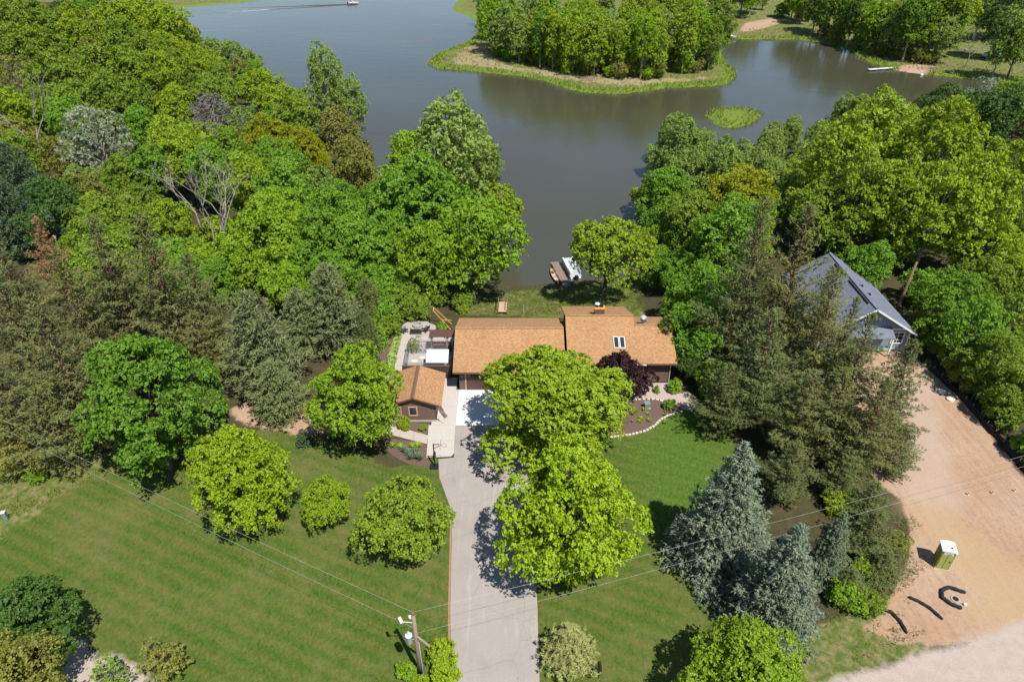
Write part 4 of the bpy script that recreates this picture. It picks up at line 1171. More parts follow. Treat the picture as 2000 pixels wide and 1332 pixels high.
def sprays(cc, out, rad, per, flat=.6, up=.55, leaf=(.24, .17), sub=7):
    """sprays of foliage round the points cc, opening along out: each is a dome of separate leaf tufts with air between them"""
    n = len(cc)
    nt_ = max(2, int(round(per / sub)))
    T = n * nt_
    ci = np.repeat(np.arange(n), nt_)
    d = rand_unit(T)
    ax = out[ci] * (1 - up) + np.array([0, 0, up])
    ax /= np.linalg.norm(ax, axis=1, keepdims=True)
    s_ = np.sum(d * ax, 1, keepdims=True)
    d = np.where(s_ < -.1, d - 2 * s_ * ax, d)                  # mostly the upper, outer half
    rr = rad[ci][:, None] * (rng.uniform(.25, 1.12, (T, 1)) ** .7)
    s_ = np.sum(d * ax, 1, keepdims=True)
    tc = cc[ci] + (d - ax * s_ * (1 - flat)) * rr
    tn = d * .5 + ax * .45 + rand_unit(T) * .75                 # which way the tuft faces
    tn /= np.linalg.norm(tn, axis=1, keepdims=True)
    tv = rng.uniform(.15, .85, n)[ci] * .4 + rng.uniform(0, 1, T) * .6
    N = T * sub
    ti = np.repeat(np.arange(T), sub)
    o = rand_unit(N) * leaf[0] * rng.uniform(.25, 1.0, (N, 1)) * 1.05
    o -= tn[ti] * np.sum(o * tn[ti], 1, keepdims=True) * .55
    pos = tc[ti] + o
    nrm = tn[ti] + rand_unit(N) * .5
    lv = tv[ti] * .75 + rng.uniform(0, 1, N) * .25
    k = rng.uniform(.75, 1.25, N)
    return pos, nrm, leaf[0] * k, leaf[1] * k, lv
def limb(mb, a, b, r0, r1, seg=4, sag=.12, n=6):
    a, b = Vector(a), Vector(b)
    L = (b - a).length
    pts, rs = [], []
    for i in range(seg + 1):
        u = i / seg
        p_ = a.lerp(b, u)
        if 0 < i < seg: p_ += Vector((random.uniform(-1, 1), random.uniform(-1, 1), random.uniform(-.5, 1))) * L * sag * .5
        p_.z += math.sin(u * math.pi) * L * sag * .5
        pts.append(p_); rs.append(r0 * (1 - u) + r1 * u)
    mb.tube(pts, rs, n, cap=False)
    return pts

PROTO = {}
def broadleaf(key, H, R, lobes, clumps, per, leaf, base=.22, trunk=.22, bark='bark', lobe_r=(.26, .40), crad=(.38, .72), narrow=1.0, flat=.6, multi=1, gaps=0.0, peak=.0, ragged=.16):
    """crown: leaf sprays over the surfaces of many overlapping lobes carried on limbs"""
    zc = H * (base + 1) / 2
    hz = H * (1 - base) / 2
    L = [(Vector((0, 0, zc)), R * .55, hz * .62)]
    for i in range(lobes):
        u = (i + .5) / lobes
        z = 1 - 1.86 * u
        a = i * 2.399 + random.uniform(-.5, .5)
        rr = math.sqrt(max(0.04, 1 - z * z)) * (1 - peak * max(0, z))
        k = random.uniform(.66 - ragged, .66 + ragged)
        lr = R * random.uniform(*lobe_r)
        L.append((Vector((math.cos(a) * rr * R * k * 1.05, math.sin(a) * rr * R * k * 1.05, zc + z * hz * random.uniform(.60, .60 + ragged * 1.2))), lr, lr * random.uniform(.7, .95) * narrow))
    arr = np.array([(c.x, c.y, c.z, r, h) for c, r, h in L])
    w = arr[:, 3] * (arr[:, 3] + arr[:, 4]); w[0] *= .5
    cnt = np.maximum(2, (clumps * w / w.sum()).astype(int))
    cs, os_ = [], []
    for li, n in enumerate(cnt):
        c = arr[li]
        d = rand_unit(n * 5)
        d = d[d[:, 2] > -.5]
        q = rng.uniform(.80, 1.06, (len(d), 1))
        pts = c[:3] + d * q * np.array([c[3], c[3], c[4]])
        ok = pts[:, 2] > H * base * .7
        for lj in range(len(arr)):
            if lj != li:
                e = ((pts[:, 0] - arr[lj, 0]) / arr[lj, 3]) ** 2 + ((pts[:, 1] - arr[lj, 1]) / arr[lj, 3]) ** 2 + ((pts[:, 2] - arr[lj, 2]) / arr[lj, 4]) ** 2
                ok &= (e > .55) | (rng.uniform(size=len(pts)) < .06)
        if gaps:
            ok &= ~(np.sin(pts[:, 0] * 1.9 + li) * np.sin(pts[:, 1] * 1.7 + li) * np.sin(pts[:, 2] * 1.8 + li * 2) > .36 - gaps * .4)
        pts, d = pts[ok][:n], d[ok][:n]
        cs.append(pts); os_.append(d)
    cs, os_ = np.concatenate(cs), np.concatenate(os_)
    rad = rng.uniform(crad[0], crad[1], len(cs))
    crown = leaf_mesh(key + '_crown', *sprays(cs, os_, rad, per, flat, .5, leaf), 'leaf')
    mb = MB()
    for q in range(multi):
        ox = 0 if multi == 1 else .35 * math.cos(q * 2.1); oy = 0 if multi == 1 else .35 * math.sin(q * 2.1)
        top = Vector((ox * 3 + random.uniform(-.3, .3), oy * 3 + random.uniform(-.3, .3), H * .72))
        mb.tube([(ox, oy, -.3), (ox * .9, oy * .9, .05), (ox * 1.1, oy * 1.1, H * .2), (ox * 1.6, oy * 1.6 + .1, H * .42), top], [trunk * 1.5, trunk * 1.15, trunk * .9, trunk * .62, trunk * .2], 8, False)
    for (c, r, h) in L[1:]:
        z0 = max(H * .14, min(c.z * .62, H * .5)) * random.uniform(.85, 1.1)
        pts = limb(mb, (0, 0, z0), c, trunk * .40, trunk * .12)
        for _ in range(2):
            d = rand_unit(1)[0]; d[2] = abs(d[2])
            limb(mb, pts[2], c + Vector((d[0] * r, d[1] * r, d[2] * h)) * .9, trunk * .15, trunk * .05, 3, .1, 4)
    PROTO[key] = dict(crown=crown, trunk=mb.mesh(key + '_trunk', bark, True), R=R, H=H, zc=zc / H)

broadleaf('maple_a', 11, 4.8, 38, 1000, 84, (.17, .13), base=.06, lobe_r=(.2, .34), crad=(.42, .78), flat=.48, ragged=.26, gaps=.25)
broadleaf('maple_b', 11, 4.8, 34, 960, 88, (.17, .13), base=.06, lobe_r=(.22, .36), crad=(.45, .82), flat=.48, ragged=.28, gaps=.3)
broadleaf('linden', 9, 4.4, 40, 1200, 62, (.14, .11), base=.03, lobe_r=(.2, .34), crad=(.3, .55), peak=.25)
broadleaf('oak_a', 13, 5.2, 26, 700, 60, (.21, .16), base=.30, lobe_r=(.22, .36), crad=(.5, .9), flat=.45, trunk=.3, gaps=.3, ragged=.22)
broadleaf('oak_b', 13, 5.4, 32, 760, 58, (.21, .16), base=.22, lobe_r=(.2, .34), crad=(.5, .9), flat=.45, trunk=.3, gaps=.25, ragged=.22)
broadleaf('cotton_a', 17, 4.2, 30, 700, 54, (.22, .16), base=.16, lobe_r=(.22, .38), narrow=1.7, crad=(.4, .75), flat=.9, trunk=.26, gaps=.35, bark='bark_pale', ragged=.26)
broadleaf('cotton_b', 16, 4.4, 24, 640, 56, (.22, .16), base=.18, lobe_r=(.24, .4), narrow=1.6, crad=(.42, .8), flat=.9, trunk=.26, gaps=.4, bark='bark_pale', ragged=.28)
broadleaf('wood_a', 14, 5.0, 26, 560, 72, (.22, .165), base=.18, lobe_r=(.22, .38), crad=(.55, 1.0), flat=.5, trunk=.24, ragged=.27, gaps=.3)
broadleaf('wood_b', 14, 5.0, 32, 600, 66, (.22, .165), base=.16, lobe_r=(.2, .34), crad=(.5, .95), flat=.55, trunk=.24, gaps=.35, ragged=.3)
broadleaf('wood_c', 13, 4.8, 22, 520, 74, (.22, .165), base=.18, lobe_r=(.24, .42), crad=(.6, 1.1), flat=.5, trunk=.24, gaps=.35, ragged=.3)
broadleaf('edge_a', 15, 4.2, 30, 640, 52, (.24, .18), base=.02, lobe_r=(.26, .42), narrow=1.5, crad=(.45, .85), flat=.8, trunk=.2, gaps=.15, bark='bark_pale', ragged=.24)
broadleaf('airy', 13, 4.6, 28, 480, 30, (.21, .15), base=.14, lobe_r=(.22, .38), crad=(.4, .75), trunk=.22, gaps=.3, bark='bark_pale', ragged=.24)
broadleaf('birchy', 18, 3.2, 24, 460, 42, (.28, .21), base=.12, lobe_r=(.3, .48), narrow=1.9, crad=(.42, .8), flat=.85, trunk=.2, gaps=.25, bark='bark_pale', ragged=.22)
broadleaf('bush', 2.2, 1.35, 14, 230, 40, (.14, .10), base=.02, trunk=.05, crad=(.16, .30), lobe_r=(.28, .44), multi=3)
broadleaf('thicket', 5.0, 3.0, 20, 380, 44, (.22, .16), base=.02, trunk=.09, crad=(.3, .6), lobe_r=(.25, .42), multi=3, ragged=.24)
broadleaf('sapling', 4.2, 1.9, 18, 240, 20, (.16, .11), base=.06, trunk=.05, crad=(.22, .4), lobe_r=(.24, .4), multi=3, gaps=.25, ragged=.24)

def needles(key, H, R, lv_n, br, kind, tuft, blade, per, bark='bark', trunk=.2, zmin=.04, power=.9, droop=-.12, jitter=.15, wide=.42):
    """conifer: whorls of boughs, each carrying flat sprays of needle tufts"""
    cs, ds = [], []
    mb = MB()
    mb.tube([(0, 0, -.3), (0, 0, .1), (.03 * H / 8, 0, H * .5), (0, 0, H * .99)], [trunk * 1.3, trunk, trunk * .6, .02], 7, False)
    for i in range(lv_n):
        u = zmin + (1 - zmin) * (i / lv_n) ** .92
        z0 = u * H
        Lr = R * max(.03, (1 - u)) ** power * (1 if kind != 'pine' else random.uniform(.75, 1.1))
        if kind == 'pine': Lr = R * min(1.0, (1 - u) * 1.2 + .02) ** .9 * (.72 + .28 * min(1, u * 3)) * random.uniform(.66, 1.12)
        nb = max(4, int(br * (.45 + .55 * Lr / R)))
        for k in range(nb):
            a = i * 1.1 + k * 2 * math.pi / nb + random.uniform(-.25, .25)
            ll = Lr * random.uniform(1 - jitter * 1.6, 1 + jitter)
            el = droop + (.55 * u if kind == 'spruce' else .35 + .5 * u) * (1 if kind != 'spruce' else .8)
            dx, dy = math.cos(a), math.sin(a)
            tip = Vector((dx * ll, dy * ll, z0 + ll * el))
            limb(mb, (0, 0, z0), tip, .035 * H / 8, .012, 3, .06, 3)
            steps = max(2, int(ll / (tuft * .78)))
            for q in range(1, steps + 1):
                v = q / steps
                if v < .25 and ll > 1.2: continue
                half = wide * ll * math.sin(min(1, (1 - v) * 1.25 + .18) * math.pi / 2) * .55
                for side in np.linspace(-1, 1, max(1, int(half * 2 / (tuft * .8)) + 1)):
                    off = half * side
                    cs.append((dx * ll * v - dy * off + random.uniform(-.08, .08), dy * ll * v + dx * off + random.uniform(-.08, .08),
                               z0 + ll * el * v + random.uniform(-.06, .10) - abs(off) * .08))
                    sd = Vector((dx - dy * side * .7, dy + dx * side * .7, .25 + (.55 if kind == 'pine' else .1))).normalized()
                    ds.append(sd)
    for _ in range(6):
        cs.append((0, 0, H * random.uniform(.95, 1.0))); ds.append(Vector((0, 0, 1)))
    cs = np.array(cs); ds = np.array([tuple(d) for d in ds])
    n = len(cs); N = n * per
    ci = np.repeat(np.arange(n), per)
    d = ds[ci] + rand_unit(N) * (.75 if kind != 'fluffy' else .9)
    d /= np.linalg.norm(d, axis=1, keepdims=True)
    pos_ = cs[ci] + d * tuft * rng.uniform(.15, .6, (N, 1)) + rand_unit(N) * tuft * .22
    nrm = rand_unit(N) * .8 + np.array([0, 0, .9])
    cv = rng.uniform(.1, .9, n)
    lv = cv[ci] * .55 + rng.uniform(0, 1, N) * .45
    k = rng.uniform(.75, 1.25, N)
    me = leaf_mesh(key + '_crown', pos_, nrm, blade[0] * k, blade[1] * k, lv, 'needle', tang=d)
    PROTO[key] = dict(crown=me, trunk=mb.mesh(key + '_trunk', bark, True), R=R, H=H, zc=.42)
    return n
needles('spruce_a', 8.0, 2.9, 28, 14, 'spruce', .30, (.22, .06), 13, jitter=.2)
needles('spruce_b', 8.0, 2.6, 26, 13, 'spruce', .30, (.22, .06), 13, jitter=.28)
needles('pine_a', 13.5, 3.3, 25, 7, 'pine', .46, (.34, .06), 14, bark='bark_red', zmin=.10, trunk=.2, jitter=.42, wide=.34, droop=.05)
needles('pine_b', 13.5, 3.1, 22, 7, 'pine', .46, (.34, .06), 14, bark='bark_red', zmin=.14, trunk=.2, jitter=.5, wide=.34, droop=.1)
needles('pine_c', 10.0, 3.2, 20, 8, 'pine', .44, (.32, .06), 13, bark='bark_red', zmin=.04, trunk=.17, jitter=.42, wide=.36, droop=.05)
needles('fluffy', 9.0, 3.3, 20, 9, 'fluffy', .55, (.42, .075), 16, zmin=.03, power=.7, droop=.0, jitter=.18)
needles('shrub_spruce', 2.2, 1.1, 12, 9, 'spruce', .2, (.18, .06), 8, trunk=.05, power=.75)

def dead_tree(key, H, R, n):
    mb = MB()
    def grow(a, d, L, r, lvl):
        b = a + d * L
        pts = [a, a.lerp(b, .35) + Vector((random.uniform(-1, 1), random.uniform(-1, 1), 0)) * L * .07, a.lerp(b, .7) + Vector((random.uniform(-1, 1), random.uniform(-1, 1), .3)) * L * .08, b]
        mb.tube(pts, [r, r * .85, r * .7, r * .5], 6 if lvl < 2 else 4, False)
        if lvl >= 4: return
        for k in range(3 if lvl < 3 else 2):
            nd = (d + Vector((random.uniform(-1, 1), random.uniform(-1, 1), random.uniform(-.2, .7))) * .75).normalized()
            grow(pts[random.choice((2, 3, 3))], nd, L * random.uniform(.5, .72), r * .52, lvl + 1)
    for k in range(n):
        a = k * 2 * math.pi / n + random.uniform(-.3, .3)
        tilt = random.uniform(.15, .55) if k else .05
        grow(Vector((math.cos(a) * .3, math.sin(a) * .3, -.3)), Vector((math.cos(a) * tilt, math.sin(a) * tilt, 1)).normalized(), H * .42, .17, 0)
    PROTO[key] = dict(crown=None, trunk=mb.mesh(key + '_trunk', 'dead', True), R=R, H=H, zc=.7)
dead_tree('dead', 14, 5, 4)
dead_tree('dead_thin', 14, 3, 1)

# ------------------------------------------------------------------ planting
TONE = {  # real leaf colours, linear
    'mid': ((.205, .300, .026), 'mid green'), 'yg': ((.285, .385, .020), 'yellow-green'), 'yel': ((.31, .34, .012), 'bright yellow'),
    'green': ((.185, .335, .026), 'fresh green'), 'gg': ((.260, .360, .070), 'grey-green'), 'dark': ((.090, .165, .030), 'dark green'),
    'dblue': ((.085, .135, .065), 'dark blue-green'), 'silver': ((.33, .37, .24), 'silvery'), 'pale': ((.29, .34, .11), 'pale green'),
    'olive': ((.25, .26, .050), 'olive'), 'brown': ((.36, .20, .085), 'rusty brown'), 'gray': ((.26, .23, .21), 'grey leafless'),
    'purple': ((.060, .026, .030), 'dark purple'), 'blue': ((.185, .235, .145), 'blue-grey'), 'pine': ((.158, .175, .050), 'brownish olive'),
    'pined': ((.132, .162, .046), 'dark olive'), 'apine': ((.195, .220, .085), 'soft olive-green'), 'lpine': ((.32, .325, .11), 'light olive'),
    'bright': ((.310, .430, .016), 'vivid lime'), 'lime': ((.245, .385, .020), 'lime green'), 'linden': ((.255, .345, .030), 'bronze-tipped green'),
    'hosta': ((.42, .52, .16), 'pale lime'), 'lav': ((.20, .28, .21), 'blue-green'), 'deep': ((.150, .280, .022), 'deep green'),
}
SPECIES = dict(maple_a='maple_tree', maple_b='maple_tree', linden='linden_tree', oak_a='oak_tree', oak_b='oak_tree', cotton_a='cottonwood_tree', cotton_b='cottonwood_tree',
               wood_a='broadleaf_tree', wood_b='broadleaf_tree', wood_c='broadleaf_tree', airy='airy_tree', birchy='aspen_tree', edge_a='poplar_tree', bush='shrub', thicket='thicket_shrub', sapling='sapling',
               spruce_a='spruce_tree', spruce_b='spruce_tree', pine_a='pine_tree', pine_b='pine_tree', pine_c='pine_tree', fluffy='pine_tree', shrub_spruce='dwarf_spruce', dead='dead_tree', dead_thin='dead_tree')
WORD = dict(maple_tree='round leafy maple', linden_tree='dense linden', oak_tree='spreading oak', cottonwood_tree='tall upright cottonwood', broadleaf_tree='broadleaf tree',
            airy_tree='airy thin-leaved tree', aspen_tree='slender tall aspen', poplar_tree='tall poplar', shrub='leafy shrub', thicket_shrub='bushy thicket', sapling='young sapling',
            spruce_tree='conical spruce', pine_tree='pine', dwarf_spruce='dwarf spruce', dead_tree='bare dead tree')
PLACED, QUEUE, CLEARED = [], [], []
LANDMARKS = [(G(400, 385, 6), 'next to the dead tree'), (G(140, 415, 3), 'near the grey-roofed house'), ((-30, 76), 'behind the olive pines'), ((-12, 76), 'behind the fire pit patio'), (G(636, 230, 0), 'near the tall cottonwood'),
             (G(1700, 130, -3), 'near the white dock'), (G(1426, 74, -3), 'near the covered boat'), (G(1150, 160, -3), 'near the driftwood snag'), ((47, 72), 'beside the leaning trunk'), ((40, 86), 'behind the blue house gable'), ((47, 55), 'behind the septic lids'),
             ((13, 82), 'near the shore oak'), (G(1925, 116, -3), 'near the utility cart'), (G(840, 120, -3), 'near the west tip of the peninsula'), ((23, 44), 'next to the largest blue-grey spruce'), ((33, 47), 'overhanging the edge of the dirt lot'), ((38, 61), 'against the blue house porch'), ((21, 62), 'beside the gable of the brown house'), ((30, 72), 'beside the blue house roof'), ((-38, 52), 'behind the dark fresh green maple'), ((-50, 52), 'at the rough grass'), ((-45, 68), 'below the rust-brown pine')]
def auto_label(kind, tone, s, x, y, where):
    size = 'large ' if s > 1.12 else ('small ' if s < .78 else '')
    (lx, ly), words = min(LANDMARKS, key=lambda q: (q[0][0] - x) ** 2 + (q[0][1] - y) ** 2)
    near = words if math.hypot(lx - x, ly - y) < 26 else where
    if near == where and 'shore' not in where and 0 < lookup(SHORE, x, y) < 9: near = 'on the shore, ' + where.replace('around the large dead tree', 'round the dead tree')
    return f"{size}{TONE[tone][1]} {WORD[SPECIES[kind]]} {near}"
def tint3(a):
    k = 1 + random.uniform(-a, a)
    return [k * (1 + random.uniform(-.035, .035)), k, k * (1 + random.uniform(-.1, .1))]
def plant(kind, x, y, s, tone='mid', label=None, group=None, sz=1.0, rz=None, tint=.08, cat=None, keep=True, lean=None, where=None):
    if where: label = group = auto_label(kind, tone, s, x, y, where)
    QUEUE.append(dict(kind=kind, x=x, y=y, z=gz(x, y), s=s, tone=tone, label=label, group=group, sz=sz, rz=random.uniform(0, 6.28) if rz is None else rz,
                      tint=tint3(tint), cat=cat, keep=keep, lean=lean))
    PLACED.append((x, y, PROTO[kind]['R'] * s, kind))
def grow_all():
    """leave out trees that other crowns hide wholly, then build the rest"""
    W_, H_ = 500, 333
    cover = np.zeros((H_, W_), bool)
    yy, xx = np.mgrid[0:H_, 0:W_]
    built = 0
    for q in sorted(QUEUE, key=lambda q: q['y']):
        P_ = PROTO[q['kind']]
        Hh, R = P_['H'] * q['s'] * q['sz'], P_['R'] * q['s']
        zc = q['z'] + Hh * (P_['zc'] if q['kind'] not in ('dead',) else .6)
        u, v = proj(q['x'], q['y'], zc)
        k = FPX / depth(q['x'], q['y'], zc)
        rx, ry = R * k / 4, (R * .55 + Hh * .36) * k / 4
        m_ = ((xx - u / 4) / rx) ** 2 + ((yy - v / 4) / ry) ** 2 < 1
        vis = (m_ & ~cover).sum()
        if not q['keep'] and any(abs(q['x'] - a) < r_ and b - 13 < q['y'] < b + 2 for a, b, r_ in CLEARED): continue
        if not q['keep'] and vis < max(14, .10 * math.pi * rx * ry): continue
        if P_['crown'] is not None: cover |= ((xx - u / 4) / rx) ** 2 + ((yy - v / 4) / ry) ** 2 < .8
        name = SPECIES[q['kind']]
        root = thing(name, q['label'] or f"{TONE[q['tone']][1]} {WORD[name]}", q['cat'] or ('tree' if name not in ('shrub', 'thicket_shrub', 'dwarf_spruce') else 'shrub'), (q['x'], q['y'], q['z']), q['rz'], q['group'])
        if q['lean']: root.rotation_euler = (q['lean'][0], q['lean'][1], q['rz'])
        sc = (q['s'], q['s'], q['s'] * q['sz'])
        link('trunk' if not q['kind'].startswith('dead') else 'branches', P_['trunk'], root).scale = sc
        if P_['crown'] is not None:
            cr = link('crown', P_['crown'], root)
            cr.scale = sc
            cr.color = tuple(c * k2 for c, k2 in zip(TONE[q['tone']][0], q['tint'])) + (1,)
        built += 1
    print('trees', built, 'of', len(QUEUE))
def at_crown(kind, px, py, rpx, tone, label=None, group=None, sz=1.0, **kw):
    """a tree whose crown centre stands in that direction, sized to fill rpx there"""
    P_ = PROTO[kind]
    x, y = G(px, py, 5.0)
    for _ in range(6):
        z0 = gz(x, y)
        R = rpx * depth(x, y, z0 + 6) / FPX
        s = R / P_['R']
        zc = z0 + P_['H'] * s * sz * P_['zc']
        x, y = G(px, py, zc)
    return plant(kind, x, y, s, tone, label, group, sz, **kw)
# ---- trees of the front garden, one by one
at_crown('maple_b', 1082, 798, 140, 'yg', 'large fresh green maple hiding the middle of the brown house', sz=.74)
at_crown('maple_a', 1112, 1012, 122, 'bright', 'vivid lime maple overhanging the asphalt driveway, lower of two', sz=1.16)
at_crown('maple_a', 466, 932, 88, 'bright', 'lime yellow maple standing alone on the wide mown lawn', sz=1.25)
at_crown('maple_b', 290, 798, 115, 'deep', 'dark fresh green maple in front of the brownish pines by the lawn', sz=1.15)
at_crown('maple_a', 698, 778, 87, 'lime', 'light green tree beside the small brown shed', sz=1.15)
at_crown('linden', 636, 980, 53, 'yg', 'small round green linden on the lawn beside a larger one', sz=1.12)
at_crown('linden', 788, 1012, 90, 'linden', 'bronze-tipped dense linden at the edge of the driveway', sz=1.1)
at_crown('maple_b', 1455, 1322, 118, 'lime', 'dense round green maple beside the gravel road', sz=.85)
at_crown('maple_b', 50, 1235, 98, 'dark', 'green maple overhanging the gravel by the corner of the lawn', sz=1.0)
at_crown('wood_c', 20, 1340, 90, 'olive', 'olive green tree over the gravel by the corner of the lawn', sz=1.0)
at_crown('fluffy', 1110, 1266, 62, 'lpine', 'light olive pine at the end of the driveway beside the mailbox', sz=.62)
at_crown('spruce_a', 1420, 1010, 108, 'blue', 'large blue-grey spruce on the lawn next to the dark pines', sz=1.12)
at_crown('spruce_b', 1523, 1150, 98, 'blue', 'blue-grey spruce with a grey-green skirt behind the round maple', sz=1.05)
at_crown('spruce_b', 1622, 1075, 48, 'blue', 'slender blue-grey spruce behind the broad one', sz=1.3)
plant('thicket', 12.5, 56.7, .66, 'purple', 'dark purple plum tree beside the house window', sz=1.15, cat='tree')
plant('thicket', 11.0, 56.6, .62, 'purple', 'taller dark purple plum tree against the roof edge', sz=1.72, cat='tree')
at_crown('bush', 862, 1278, 34, 'yg', 'yellow-green shrub at the foot of the utility pole by the driveway')
at_crown('bush', 868, 1318, 30, 'bright', 'vivid lime shrub at the driveway edge below the utility pole')
at_crown('bush', 795, 1310, 22, 'lime', 'small green shrub on the lawn side of the utility pole')
at_crown('bush', 820, 1335, 22, 'yg', 'low yellow-green shrub right behind the utility pole')
at_crown('sapling', 320, 1290, 46, 'olive', 'thin olive sapling by the gravel patch', sz=.9)
at_crown('sapling', 210, 1325, 44, 'gg', 'pale thin sapling leaning over the gravel patch', sz=.9)

# ---- conifers left of the garden
PG = 'pines along the west side of the garden'
for i, (px, py, r, k, tn, sz) in enumerate([(60, 690, 85, 'pine_a', 'pine', .9), (140, 760, 85, 'pine_b', 'pine', .9), (330, 600, 85, 'pine_a', 'pine', .95), (235, 580, 70, 'pine_b', 'pine', .95),
        (20, 800, 80, 'pine_b', 'pine', .9), (110, 850, 75, 'pine_c', 'pine', .9), (170, 640, 70, 'pine_a', 'pine', 1.0), (40, 580, 60, 'pine_b', 'pine', 1.0), (400, 690, 60, 'pine_c', 'pine', .9),
        (40, 880, 60, 'pine_c', 'olive', .8), (400, 620, 55, 'pine_b', 'pine', 1.0)]):
    at_crown(k, px, py, r, tn, sz=sz, where='in the grove west of the lawn')
at_crown('pine_b', 112, 530, 45, 'brown', 'pine with rust-brown dying needles above the olive pines')
AP = 'soft olive pines behind the light green tree'
at_crown('fluffy', 508, 690, 82, 'apine', 'soft olive-green bushy pine beside the bark mulch bed, the largest', sz=1.05)
at_crown('fluffy', 540, 770, 62, 'apine', 'low soft olive-green pine spreading over the bark mulch', sz=.8)
at_crown('fluffy', 650, 615, 66, 'apine', 'soft olive-green pine with dark tip next to the fire pit patio', sz=1.05)
at_crown('fluffy', 590, 640, 55, 'apine', 'soft olive-green pine standing between two larger ones', sz=1.0)
at_crown('fluffy', 720, 600, 40, 'pined', 'dark olive pine at the back of the fire pit patio', sz=1.0)

# ---- big dark pines in front of the blue house
BP = 'tall dark pines in front of the blue house'
for px, py, r, k, tn, sz in [(1450, 600, 88, 'pine_a', 'pined', 1.05), (1530, 610, 78, 'pine_b', 'pine', 1.1), (1590, 690, 78, 'pine_a', 'pine', 1.0), (1480, 740, 92, 'pine_c', 'pined', .95), (1660, 745, 62, 'pine_b', 'pined', 1.0),
        (1620, 830, 78, 'pine_c', 'pine', .95), (1560, 830, 70, 'pine_a', 'pine', .8), (1735, 800, 72, 'pine_a', 'pined', .95), (1690, 860, 68, 'pine_b', 'pine', .9), (1410, 790, 62, 'pine_c', 'pined', .9), (1750, 890, 48, 'pine_c', 'pined', .8), (1540, 930, 62, 'pine_c', 'pined', .8), (1640, 930, 56, 'pine_c', 'pined', .75), (1598, 622, 42, 'pine_a', 'pined', 1.15), (1640, 690, 46, 'pine_b', 'pined', 1.1)]:
    at_crown(k, px, py, r, tn, sz=sz, where='in the grove before the blue house')
SB = 'scrubby evergreens by the portable toilet'
for px, py, r, k, tn, sz in [(1700, 1050, 62, 'pine_c', 'pined', .7), (1725, 1110, 48, 'pine_c', 'pined', .6), (1660, 1140, 42, 'pine_c', 'pined', .6), (1700, 985, 48, 'pine_c', 'pined', .7)]:
    at_crown(k, px, py, r, tn, 'low scrubby dark evergreen at the edge of the dirt lot', SB, sz=sz)
for px, py, r, tn in [(1668, 1050, 32, 'yg'), (1655, 1160, 36, 'lime'), (1700, 1175, 30, 'mid'), (1640, 980, 30, 'yg'), (1755, 1060, 26, 'olive'), (1690, 1110, 30, 'yg')]:
    at_crown('thicket', px, py, r, tn, 'leafy thicket among the scrubby evergreens by the dirt lot', 'thickets by the dirt lot', sz=.9)

# ---- lake side of the house
at_crown('oak_a', 1188, 485, 78, 'yg', 'spreading yellow-green oak on the shore beside the brown dock', sz=.95)
LO = 'trees between the fire pit and the lake'
for px, py, r, k, tn in [(845, 500, 70, 'oak_b', 'lime'), (925, 470, 92, 'oak_b', 'lime'), (940, 405, 68, 'oak_a', 'yg'), (820, 415, 100, 'maple_a', 'green'), (882, 335, 76, 'cotton_a', 'gg'),
                         (815, 345, 74, 'maple_b', 'lime'), (925, 305, 42, 'cotton_b', 'gg'), (960, 330, 22, 'cotton_b', 'gg'), (755, 480, 62, 'maple_b', 'green'), (895, 390, 52, 'wood_b', 'green')]:
    at_crown(k, px, py, r, tn, f'{TONE[tn][1]} {WORD[SPECIES[k]]} in the clump between fire pit and lake', f'{TONE[tn][1]} {WORD[SPECIES[k]]}s between fire pit and lake')

# ---- the wood on the west shore: crowns read off the photograph
GROW = 1.1
def wood(lst, ox, oy, sc, where, kinds):
    for e in lst:
        px, py, r, tn = ox + e[0] / sc, oy + e[1] / sc, e[2] / sc, e[3]
        k = e[4] if len(e) > 4 else random.choice(kinds.get(tn, kinds['*']))
        at_crown(k, px, py, r * (1.0 if tn == 'gg' else 1.06 * GROW), tn, keep=False, where='in ' + where)
KW = {'*': ['wood_a', 'wood_b', 'wood_c'], 'yg': ['wood_a', 'oak_b', 'wood_b'], 'yel': ['oak_b', 'maple_a'], 'gg': ['cotton_b', 'airy', 'wood_b'], 'silver': ['airy'], 'pale': ['airy', 'wood_c'],
      'gray': ['airy'], 'brown': ['airy'], 'green': ['maple_a', 'maple_b', 'wood_a'], 'dblue': ['fluffy'], 'olive': ['airy', 'wood_b']}
W1 = 'the wood around the large dead tree'
